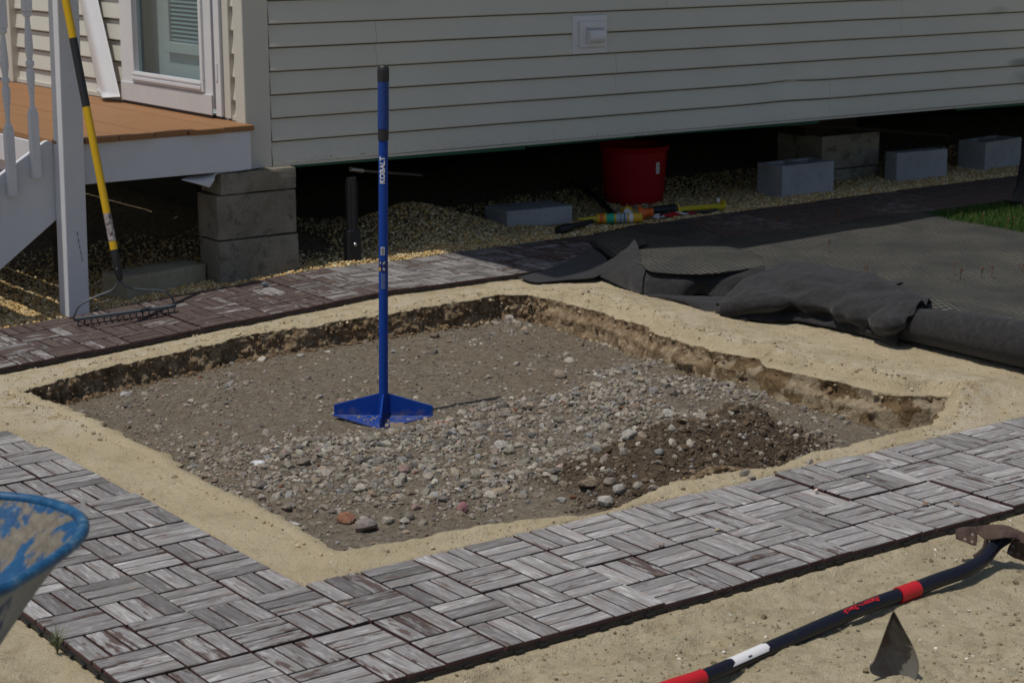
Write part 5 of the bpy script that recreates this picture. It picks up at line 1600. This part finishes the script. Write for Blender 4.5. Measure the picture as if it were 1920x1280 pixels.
def tubefrom(name, label, cat, a, b, segs, n=20, grp=None):
    """thing lying from a to b: segs = (part name, material, [(t, r), ...])"""
    a = np.array(a, float); b = np.array(b, float); t = thing(name, label, cat, tuple((a + b) / 2), grp)
    for nm, mt, pr in segs:
        m = MB(); m.tube([a + (b - a) * q for q, _ in pr], [r for _, r in pr], n); obj(nm, m, mt, t, smooth=True)
    return t
a = G(1083, 411, .03); b = G(1204, 408, .03)
tubefrom('caulk_tube', 'yellow caulk tube with green and grey label lying on the gravel edge', 'caulk tube', a, b, [
    ('nozzle', 'yellow_plastic', [(0, .004), (.02, .006), (.28, .014), (.30, .014)]),
    ('tube_body', 'label_yellow', [(.3005, .024), (.98, .024)]), ('tube_end', 'yellow_plastic', [(.9805, .026), (.999, .026), (1.0, .02)]),
    ('green_band', 'label_green', [(.45, .0243), (.57, .0243)]), ('grey_band', 'label_grey', [(.60, .0244), (.77, .0244)]),
    ('white_band', 'label_white', [(.80, .0244), (.86, .0244)]), ('orange_band', 'orange_plastic', [(.34, .0242), (.40, .0242)]), ('dark_band', 'label_dark', [(.665, .0247), (.675, .0247)]), ('dark_band', 'label_dark', [(.72, .0247), (.735, .0247)])])
a = G(1046, 432, .02); b = G(1110, 415, .02)
tubefrom('black_handle', 'black plastic tool handle on the gravel left of the caulk tube', 'tool', a, b, [('handle', 'black', [(0, .02), (.1, .024), (.35, .022), (.4, .014), (1, .012)])])
p = G(1176, 398, .02); t = thing('cap', 'orange brown cap with white ring lying behind the caulk tube', 'cap', tuple(p))
m = MB(); m.lathe([(.001, -.02), (.03, -.02), (.03, .012), (.026, .014), (.001, .014)], n=24, T=Matrix.Rotation(R(70), 3, 'X')); obj('cap_body', m, 'label_yellow', t, world=False, smooth=True)
m = MB(); m.lathe([(.012, .0), (.022, .0), (.022, .008), (.012, .008)], (-.025, -.03, 0), n=24, T=Matrix.Rotation(R(60), 3, 'X')); obj('white_ring', m, 'label_white', t, world=False, smooth=True)
p = G(1209, 400, .03); t = thing('orange_funnel', 'orange plastic collar with ribbed neck between caulk tube and caulking gun', 'plastic collar', tuple(p))
T = Matrix.Rotation(ROT[2] , 3, 'Z') @ Matrix.Rotation(R(80), 3, 'Y')
m = MB(); m.lathe([(.030, -.03), (.038, -.03), (.040, -.022), (.038, -.016), (.022, .0), (.020, .012), (.022, .014), (.019, .02), (.022, .026), (.019, .032), (.022, .038), (.02, .045), (.014, .045), (.014, .0), (.030, -.02)], n=28, T=T, close=False); obj('collar_body', m, 'orange_plastic', t, world=False, smooth=True)
# caulking gun
def gun():
    a = G(1268, 391, .03); b = G(1355, 384, .03); u = (b - a); L = np.linalg.norm(u); u /= L; vv = np.array([-u[1], u[0], 0]); up = np.array([0, 0, 1.])
    t = thing('caulking_gun', 'yellow caulking gun with black ribbed end lying right of the orange collar', 'caulking gun', tuple((a + b) / 2))
    m = MB()
    pr = [(math.cos(th) * .026, math.sin(th) * .026) for th in np.linspace(math.pi * .95, math.pi * 2.05, 10)] + [(math.cos(th) * .023, math.sin(th) * .023) for th in np.linspace(math.pi * 2.05, math.pi * .95, 10)]
    V = [a + u * s_ * L + vv * q[0] + up * q[1] for s_ in (0, 1) for q in pr]; n = len(pr)
    m.add(V, [(i, (i + 1) % n, n + (i + 1) % n, n + i) for i in range(n)] + [tuple(range(n))[::-1], tuple(range(n, 2 * n))]); obj('frame', m, 'yellow_plastic', t)
    m = MB()
    for s_ in (0, L): m.tube([a + u * s_, a + u * (s_ + .006)], .027, 20)
    obj('end_plate', m, 'yellow_plastic', t)
    m = MB(); m.tube([a + u * .9 * L + up * .02, a + u * .9 * L + up * .036], .009, 12); obj('latch', m, 'label_white', t)
    m = MB()
    for k in range(7): m.tube([a - u * (.012 + .017 * k), a - u * (.024 + .017 * k)], .026 - .001 * k, 16)
    m.tube([a, a - u * .15], .019, 16); obj('ribbed_end', m, 'black', t, smooth=True)
    m = MB(); m.tube([a - u * .02 - up * .012, a - u * .10 - vv * .04 - up * .02, a - u * .14 - vv * .09 - up * .022], [.012, .010, .009], 10); m.tube([a + u * .02 - vv * .03 - up * .02, a + u * .16 - vv * .05 - up * .022, a + u * .24 - vv * .01 - up * .022], [.010, .012, .009], 10); obj('handle', m, 'black', t, smooth=True)
gun()
m = MB(); a = G(1225, 408, .008); b = G(1300, 398, .008); u = b - a; L = np.linalg.norm(u); u /= L; vv = np.array([-u[1], u[0], 0])
t = thing('red_wrapper', 'red and white plastic wrapper on the gravel before the caulking gun', 'wrapper', tuple((a + b) / 2))
for k, mt in enumerate(['label_white', 'label_red', 'label_red', 'label_white', 'label_red']):
    m = MB(); q0, q1 = a + u * L * k / 5, a + u * L * (k + 1) / 5; z0, z1 = .006 * (k % 2), .006 * ((k + 1) % 2)
    V = [q0 - vv * .03 + [0, 0, z0], q1 - vv * .03 + [0, 0, z1], q1 + vv * .03 + [0, 0, z1 + .006], q0 + vv * .03 + [0, 0, z0 + .006]]; V += [v_ - np.array([0, 0, .002]) for v_ in V]
    m.add(V, [(0, 1, 2, 3), (7, 6, 5, 4), (0, 4, 5, 1), (1, 5, 6, 2), (2, 6, 7, 3), (3, 7, 4, 0)]); obj('wrapper_panel', m, mt, t)
p = G(1105, 424, .0); o = link('pebble', npmesh('pebble', rockshape(I2, 5) * .013, F2, ['stone1']), None, tuple(p + np.array([0, 0, .008]))); o.color = (.6, .62, .68, 1); tag(o, 'white pebble at the brown path edge below the caulk tube', 'pebble')
# hose
m = MB(); a = G(1150, 402, .01); b = G(1085, 352, .02); c = G(1035, 330, .04); m.tube(spline(np.array([a, (a + b) / 2 + [0, 0, .02], b, c]), 20), .017, 12); tag(obj('hose', m, 'hose', None, tuple(a), smooth=True), 'dark hose running back under the house left of the red bucket', 'hose')
# black pipe and bar
pb = G(667, 489); t = thing('drain_pipe', 'black vertical pipe with a shiny screw standing under the house edge', 'pipe', (pb[0], pb[1] + .02, pb[2] - .03))
m = MB(); m.box(-.032, .032, -.02, .03, 0, .17); obj('pipe_base', m, 'black', t, world=False, bevel=.004)
m = MB(); m.tube([(0, .005, .15), (0, .005, .41)], .024, 16)
for k in range(8): 
    a_ = k * math.pi / 4; m.tube([(.024 * math.cos(a_), .005 + .024 * math.sin(a_), .17), (.024 * math.cos(a_), .005 + .024 * math.sin(a_), .40)], .004, 6)
obj('ribbed_pipe', m, 'black', t, world=False, smooth=True)
m = MB(); m.lathe([(.0, .008), (.005, .007), (.009, .003), (.010, 0)], (0.0, -.0205, .105), 14, T=Matrix.Rotation(R(90), 3, 'X')); obj('screw', m, 'chrome', t, world=False, smooth=True)
a = PY(657, 317, 3.74); b = PY(680, 320, 3.75); c = PY(790, 328, 3.84)
t = thing('metal_bar', 'flat metal bar poking out below the siding above the black pipe', 'metal bar', tuple(b))
m = MB(); m.tube([a, b], .011, 12); obj('bar_socket', m, 'chrome', t, smooth=True)
m = MB(); m.tube([b, c], .011, 8, flat=.6); obj('bar_shaft', m, 'chrome', t)
m = MB(); a = PY(1475, 233, 3.85); b = PY(1600, 240, 3.9); c = PY(1778, 255, 4.0); m.tube([a, b, c], .010, 8); tag(obj('rod', m, 'dark_wood', None, tuple(b)), 'thin dark rod slanting down under the house above the grey blocks', 'rod')
# black wrapped post at right edge
p = G(1925, 385); m = MB(); r = np.random.default_rng(2); V = []; n = 18
for z, q, dx in ((-.02, .075, 0), (.03, .085, -.005), (.10, .062, .01), (.22, .05, .016), (.36, .045, .025), (.5, .047, .03), (.9, .05, .03)):
    for j in range(n):
        th = 2 * math.pi * j / n; rr_ = q * (1 + .18 * math.sin(5 * th + z * 9)); V.append((dx + rr_ * math.cos(th), rr_ * math.sin(th), z))
m.add(V, [(i * n + j, i * n + (j + 1) % n, (i + 1) * n + (j + 1) % n, (i + 1) * n + j) for i in range(6) for j in range(n)] + [tuple(6 * n + j for j in range(n))])
o = obj('wrapped_post', m, 'black', None, world=False, smooth=True); o.location = p; tag(o, 'post wrapped in black plastic at the right edge of the grass', 'post')

# ------------------------------------------------------------------ shovel-like tool
def shovel():
    pts_px = [(1150, 1330, .022), (1240, 1294, .022), (1330, 1264, .022), (1450, 1212, .022), (1560, 1164, .024), (1640, 1131, .028), (1703, 1109, .032), (1760, 1087, .036), (1808, 1070, .040), (1842, 1050, .048), (1868, 1020, .066), (1893, 1004, .080)]
    C_ = np.array([P(a, b, z - .034) for a, b, z in pts_px])
    t = thing('long_handled_tool', 'black long handled digging tool with red bands lying on the sand', 'garden tool', tuple(C_[4]))
    def cx(px):        # centre-line point at pixel column
        Q = spline(C_, 400); cc = (Q - CAM) @ CM; X_ = 960 + FPX * cc[:, 0] / -cc[:, 2]; return Q[np.argmin(abs(X_ - px))], int(np.argmin(abs(X_ - px)))
    Q = spline(C_, 400)
    def piece(x0, x1, r, nm, mt, n=22):
        _, i0 = cx(x0); _, i1 = cx(x1); S = Q[i0:i1 + 1:max(1, (i1 - i0) // 24)]
        m = MB(); m.tube(S, r if not callable(r) else [r(k / (len(S) - 1)) for k in range(len(S))], n); return obj(nm, m, mt, t, smooth=True)
    sh = piece(1140, 1700, .0165, 'handle', 'black_gloss')
    piece(1695, 1893, lambda f: .0185 - .002 * f, 'steel_socket', 'black_gloss')
    piece(1684, 1718, .0198, 'red_band', 'red_band'); piece(1150, 1318, .0175, 'red_grip', 'red_band')
    # white sticker and lettering along the upper side of the handle
    def onhandle(px, ang, off):
        c, i = cx(px); tg = Q[min(i + 3, 399)] - Q[max(i - 3, 0)]; tg /= np.linalg.norm(tg)
        v = CAM - c; v -= tg * (v @ tg); v /= np.linalg.norm(v); w_ = np.cross(tg, v)
        if w_[2] < 0: w_ = -w_
        return c + (.0165 + off) * (v * math.cos(ang) + w_ * math.sin(ang))
    m = MB(); V = []; nn = 9; cols_ = 14
    for i in range(cols_ + 1):
        px = 1364 + (1430 - 1364) * i / cols_
        for j in range(nn): V.append(onhandle(px + (6 * math.sin(j / 8 * math.pi) if i in (0, cols_) else 0), -.25 + 1.55 * j / (nn - 1), .0008))
    m.add(V, [(i * nn + j, i * nn + j + 1, (i + 1) * nn + j + 1, (i + 1) * nn + j) for i in range(cols_) for j in range(nn - 1)]); obj('white_sticker', m, 'label_white', sh)
    m = MB(); V = [onhandle(1392 + a, .0 + b, .0014) for a, b in ((0, 0), (7, 0), (7, .2), (0, .2))]; m.add(V, [(0, 1, 2, 3)]); obj('sticker_mark', m, 'label_dark', sh)
    cu = bpy.data.curves.new('t', 'FONT'); cu.body = 'Razor-Back'; cu.size = 1; cu.shear = .25; cu.offset = .03; cu.resolution_u = 2
    o = bpy.data.objects.new('t', cu); col.objects.link(o); dg = bpy.context.evaluated_depsgraph_get(); me = bpy.data.meshes.new_from_object(o.evaluated_get(dg)); bpy.data.objects.remove(o)
    wl = wloc(sh); xs_ = [v.co.x for v in me.vertices]; W_ = max(xs_)
    for v in me.vertices:
        px = 1645 - (v.co.x / W_) * (1645 - 1576); an = .95 - (v.co.y + .1) * 1.0
        q = onhandle(px, an, .0009); v.co = Vector(q) - wl
    me.materials.clear(); me.materials.append(M['red_band'])
    for p_ in me.polygons: p_.material_index = 0
    me.name = 'lettering'; link('lettering', me, sh)
    # curved steel bracket: an arched strap with a riveted plate at each end and a ring round the socket
    def strap(name, rows, parent=t): return ribbon(name, None, rows, 'rust', None, .0035, parent=parent, up=6)
    arch = [[P(1834, 986, 0.055), P(1832, 1000, 0.042)], [P(1858, 983.5, 0.070), P(1850, 1012, 0.040)], [P(1885, 985, 0.075), P(1866, 1010, 0.055)], [P(1905, 992, 0.072), P(1893, 1008, 0.058)], [P(1925, 1001, 0.062), P(1915, 1014, 0.048)], [P(1950, 1020, 0.050), P(1940, 1035, 0.030)]]
    br = strap('bracket_arch', arch)
    plate = [[P(1792, 992, 0.045), P(1792, 1003, 0.032), P(1793, 1010, 0.023)], [P(1806, 988, 0.050), P(1807, 1005, 0.032), P(1808, 1015, 0.020)], [P(1820, 987, 0.052), P(1822, 1005, 0.030), P(1824, 1021, 0.014)], [P(1832, 986.5, 0.055), P(1832, 1003, 0.035), P(1831, 1022, 0.013)]]
    pl_ = strap('riveted_plate', plate)
    for (px, py) in ((1823.5, 1002), (1822.5, 1015), (1809.5, 1010.5)):
        m = MB(); q = P(px, py, .058) + (CAM - P(px, py, .058)) * .0012 ; m.lathe([(.0, .0015), (.0030, .0012), (.0035, 0)], q, 12, T=Matrix.Rotation(ROT[2], 3, 'Z') @ Matrix.Rotation(R(78), 3, 'X')); obj('rivet', m, 'paver', t)
    ringp = [P(1847, 990, 0.058), P(1850, 1001, 0.050), P(1849, 1014, 0.036), P(1846, 1026, 0.020), P(1836, 1037, 0.006), P(1826, 1044, -0.004)]
    m = MB(); m.tube(spline(np.array(ringp), 24), .006, 8, flat=.5); obj('bracket_rib', m, 'rust', t, smooth=True)
    plate2 = [[P(1903, 1008, 0.050), P(1893, 1022, 0.025), P(1888, 1036, 0.005)], [P(1912, 1012, 0.050), P(1905, 1030, 0.020), P(1900, 1044, -0.002)], [P(1925, 1018, 0.048), P(1922, 1036, 0.016), P(1918, 1050, -0.008)], [P(1950, 1030, 0.040), P(1948, 1048, 0.010), P(1945, 1060, -0.015)]]
    strap('riveted_plate', plate2)
    for (px, py) in ((1900, 1024.5), (1895.5, 1036), (1909.5, 1038.5)):
        m = MB(); q = P(px, py, .05) + (CAM - P(px, py, .05)) * .0013; m.lathe([(.0, .0015), (.0035, .0012), (.004, 0)], q, 12, T=Matrix.Rotation(ROT[2], 3, 'Z') @ Matrix.Rotation(R(78), 3, 'X')); obj('rivet', m, 'black', t)
shovel()

# trowel blade stuck in the sand
def trowel():
    tip = (1675, 1146); rows = []
    base = P(1680, 1278, -.02); yaw = ROT[2]
    base_z = base[2]
    def pt(px, py, back=0.0):        # on an upright plane facing the camera, through the base
        d = ray(px, py); n = VIEWF; q = base + VIEWF * back; tt = ((q - CAM) @ n) / (d @ n); return CAM + d * tt
    L_ = [(1675, 1145), (1663, 1175), (1650, 1210), (1640, 1235), (1631, 1247), (1636, 1262), (1668, 1272)]
    Rr = [(1675.5, 1145), (1692, 1175), (1706, 1200), (1718, 1226), (1723, 1250), (1717, 1275), (1706, 1284)]
    for i, (a, b) in enumerate(zip(L_, Rr)):
        lean = .035 * (1 - i / 6)
        row = []
        for f in (0, .25, .5, .75, 1):
            px = a[0] + (b[0] - a[0]) * f; py = a[1] + (b[1] - a[1]) * f
            row.append(pt(px, py, lean + .007 * (4 * f * (1 - f)) - .01 * f))
        rows.append(row)
    t = thing('pointed_blade', 'dark pointed steel blade standing tip up in the front sand', 'trowel blade', tuple(base))
    ribbon('blade', None, rows, 'blade_worn', None, .0028, parent=t, up=5)
    m = MB(); q = pt(1712, 1282, .03); m.tube([q + np.array([0, 0, .01]), q + VIEWF * .02 - np.array([0, 0, .03]), q + VIEWF * .05 - np.array([0, 0, .05])], .009, 12); obj('tang', m, 'blade', t, smooth=True)
def blade_mat():
    m = mat('worn_blade_steel', (.06, .05, .045), .45, .6)
    v = ocoord(m); n = noise(m, v, 18, 5, .6, .4); f = noise(m, v, 60, 4, .6)
    c = ramp(m, n, [(.35, (.045, .03, .022)), (.52, (.07, .062, .055)), (.66, (.09, .085, .08))])
    g = m.node_tree.nodes.new('ShaderNodeTexCoord'); sp = m.node_tree.nodes.new('ShaderNodeSeparateXYZ'); m.node_tree.links.new(v, sp.inputs[0])
    # bare polished area low on one side, with a dried sand edge
    k = mth(m, 'ADD', mth(m, 'MULTIPLY', sp.outputs[0], 30.0), mth(m, 'MULTIPLY', sp.outputs[2], -14.0)); k = mth(m, 'ADD', k, mth(m, 'MULTIPLY', mth(m, 'SUBTRACT', n, .5), 3.0))
    c = mix(m, ramp(m, k, [(.10, 0.0), (.20, 1.0)]), c, (.23, .21, .175)); setc(m, c); bump(m, f, .3, .001); return m
M['blade_worn'] = blade_mat()
trowel()

# ------------------------------------------------------------------ wheelbarrow (its front nose shows at the left edge)
def barrow():
    t = thing('wheelbarrow', 'blue wheelbarrow tray smeared with dried sand at the left edge', 'wheelbarrow', (-1.35, -.70, -.03))
    rim = np.array([P(x, y, .62)[:2] for x, y in [(0, 930), (60, 936), (110, 948), (146, 966), (157, 987), (143, 1013), (100, 1047), (50, 1078), (0, 1105)]])
    c = np.array([-1.35, -.74])
    far0, near0 = rim[0], rim[-1]
    dirx = np.array([-.93, -.36]) / np.linalg.norm([-.93, -.36])
    dirx = np.array([-1.0, -.28]); dirx /= np.linalg.norm(dirx)
    ext = [far0 + dirx * q + np.array([-.02, .05]) * q for q in (.15, .35, .6, .85)]
    ext2 = [near0 + dirx * q + np.array([.03, -.02]) * q for q in (.85, .6, .35, .15)]
    O = np.concatenate([rim, ext2[::-1], ext[::-1]])
    n = 90
    O = np.concatenate([O, O[:1]]); O = spline(O, n + 1)[:-1]
    cen = O.mean(0); 
    bot = cen + (O - cen) * .42 + np.array([-.13, -.04])
    V = []; A = []
    K = 10
    for side, off in ((0, 0), (1, .004)):
        for k in range(K + 1):
            f = k / K; g = f ** .9
            q = O * (1 - g) + bot * g; z = .617 - .31 * f ** 1.05
            inn = (cen - q); inn /= np.linalg.norm(inn, axis=1)[:, None]
            q2 = q + inn * off
            V.append(np.concatenate([q2, np.full((n, 1), z + (.003 if side else 0))], 1)); A.append(np.tile([side, 0, 0], (n, 1)))
    V = np.array(V); A = np.array(A, float)
    F = []
    for side in (0, 1):
        for k in range(K):
            for j in range(n):
                a_ = (side * (K + 1) + k) * n; F.append((a_ + j, a_ + (j + 1) % n, a_ + n + (j + 1) % n, a_ + n + j))
    Vf = V.reshape(-1, 3); base = len(Vf); Vf = np.concatenate([Vf, [[cen[0] - .13, cen[1] - .04, .307], [cen[0] - .13, cen[1] - .04, .310]]]); Af = np.concatenate([A.reshape(-1, 3), [[0, 0, 0], [1, 0, 0]]])
    T3 = [((side * (K + 1) + K) * n + j, (side * (K + 1) + K) * n + (j + 1) % n, base + side, base + side) for side in (0, 1) for j in range(n)]
    wl = np.array(wloc(t))
    m = MB(); m.add(Vf - wl, F + [q[:3] for q in T3])
    me = bpy.data.meshes.new('tray'); me.from_pydata(m.v, [], m.f); me.materials.append(M['barrow']); me.polygons.foreach_set('use_smooth', [True] * len(me.polygons))
    at = me.attributes.new('mask', 'FLOAT_COLOR', 'POINT'); A4 = np.ones((len(Vf), 4), np.float32); A4[:, :3] = Af; at.data.foreach_set('color', A4.ravel()); me.update()
    tr = link('tray', me, t)
    # rolled rim
    m = MB(); pts = [Vector((*q, .619)) for q in O] + [Vector((*O[0], .619))]
    m.tube(pts, .0095, 12, caps=False); o = obj('rolled_rim', m, 'barrow_rim', t, smooth=True)
    m = MB();  m.lathe([(.0, .001), (.003, .001), (.003, -.004), (0, -.004)], P(61, 1064, .625), 10, T=Matrix.Rotation(ROT[2], 3, 'Z') @ Matrix.Rotation(R(60), 3, 'X')); obj('rim_hole', m, 'black', t)
    # undercarriage outside the picture
    cx_, cy_ = cen
    ax = np.array([.96, .27]); pr = np.array([-ax[1], ax[0]])
    def g3(u, v, z): q = cen + ax * u + pr * v; return np.array([q[0], q[1], z])
    for s_ in (-1, 1):
        m = MB(); m.tube([g3(.20, s_ * .06, .12), g3(.0, s_ * .12, .28), g3(-.4, s_ * .2, .32), g3(-.95, s_ * .27, .60)], .016, 10); obj('handle_bar', m, 'grey_steel', t, smooth=True)
        m = MB(); m.tube([g3(-.25, s_ * .18, .30), g3(-.30, s_ * .2, -.02), g3(-.42, s_ * .2, -.02), g3(-.45, s_ * .2, .32)], .012, 10); obj('leg', m, 'grey_steel', t, smooth=True)
    m = MB(); T = Matrix.Rotation(math.atan2(ax[1], ax[0]), 3, 'Z') @ Matrix.Rotation(R(90), 3, 'X')
    prof = [(.07, -.02), (.12, -.035), (.145, -.03), (.155, 0), (.145, .03), (.12, .035), (.07, .02)]
    m.lathe(prof, g3(.20, 0, .125), 32, T=T); obj('wheel', m, 'black', t, smooth=True)
def rim_mat():
    m = mat('barrow_rim_paint', (.02, .12, .3), .4); n = noise(m, ocoord(m), 40, 5, .7)
    setc(m, ramp(m, n, [(.36, (.006, .05, .13)), (.55, (.014, .10, .22)), (.72, (.14, .20, .24))])); return m
M['barrow_rim'] = rim_mat()
barrow()
print('objects', len(bpy.data.objects), 'tris', sum(len(m.polygons) for m in bpy.data.meshes))
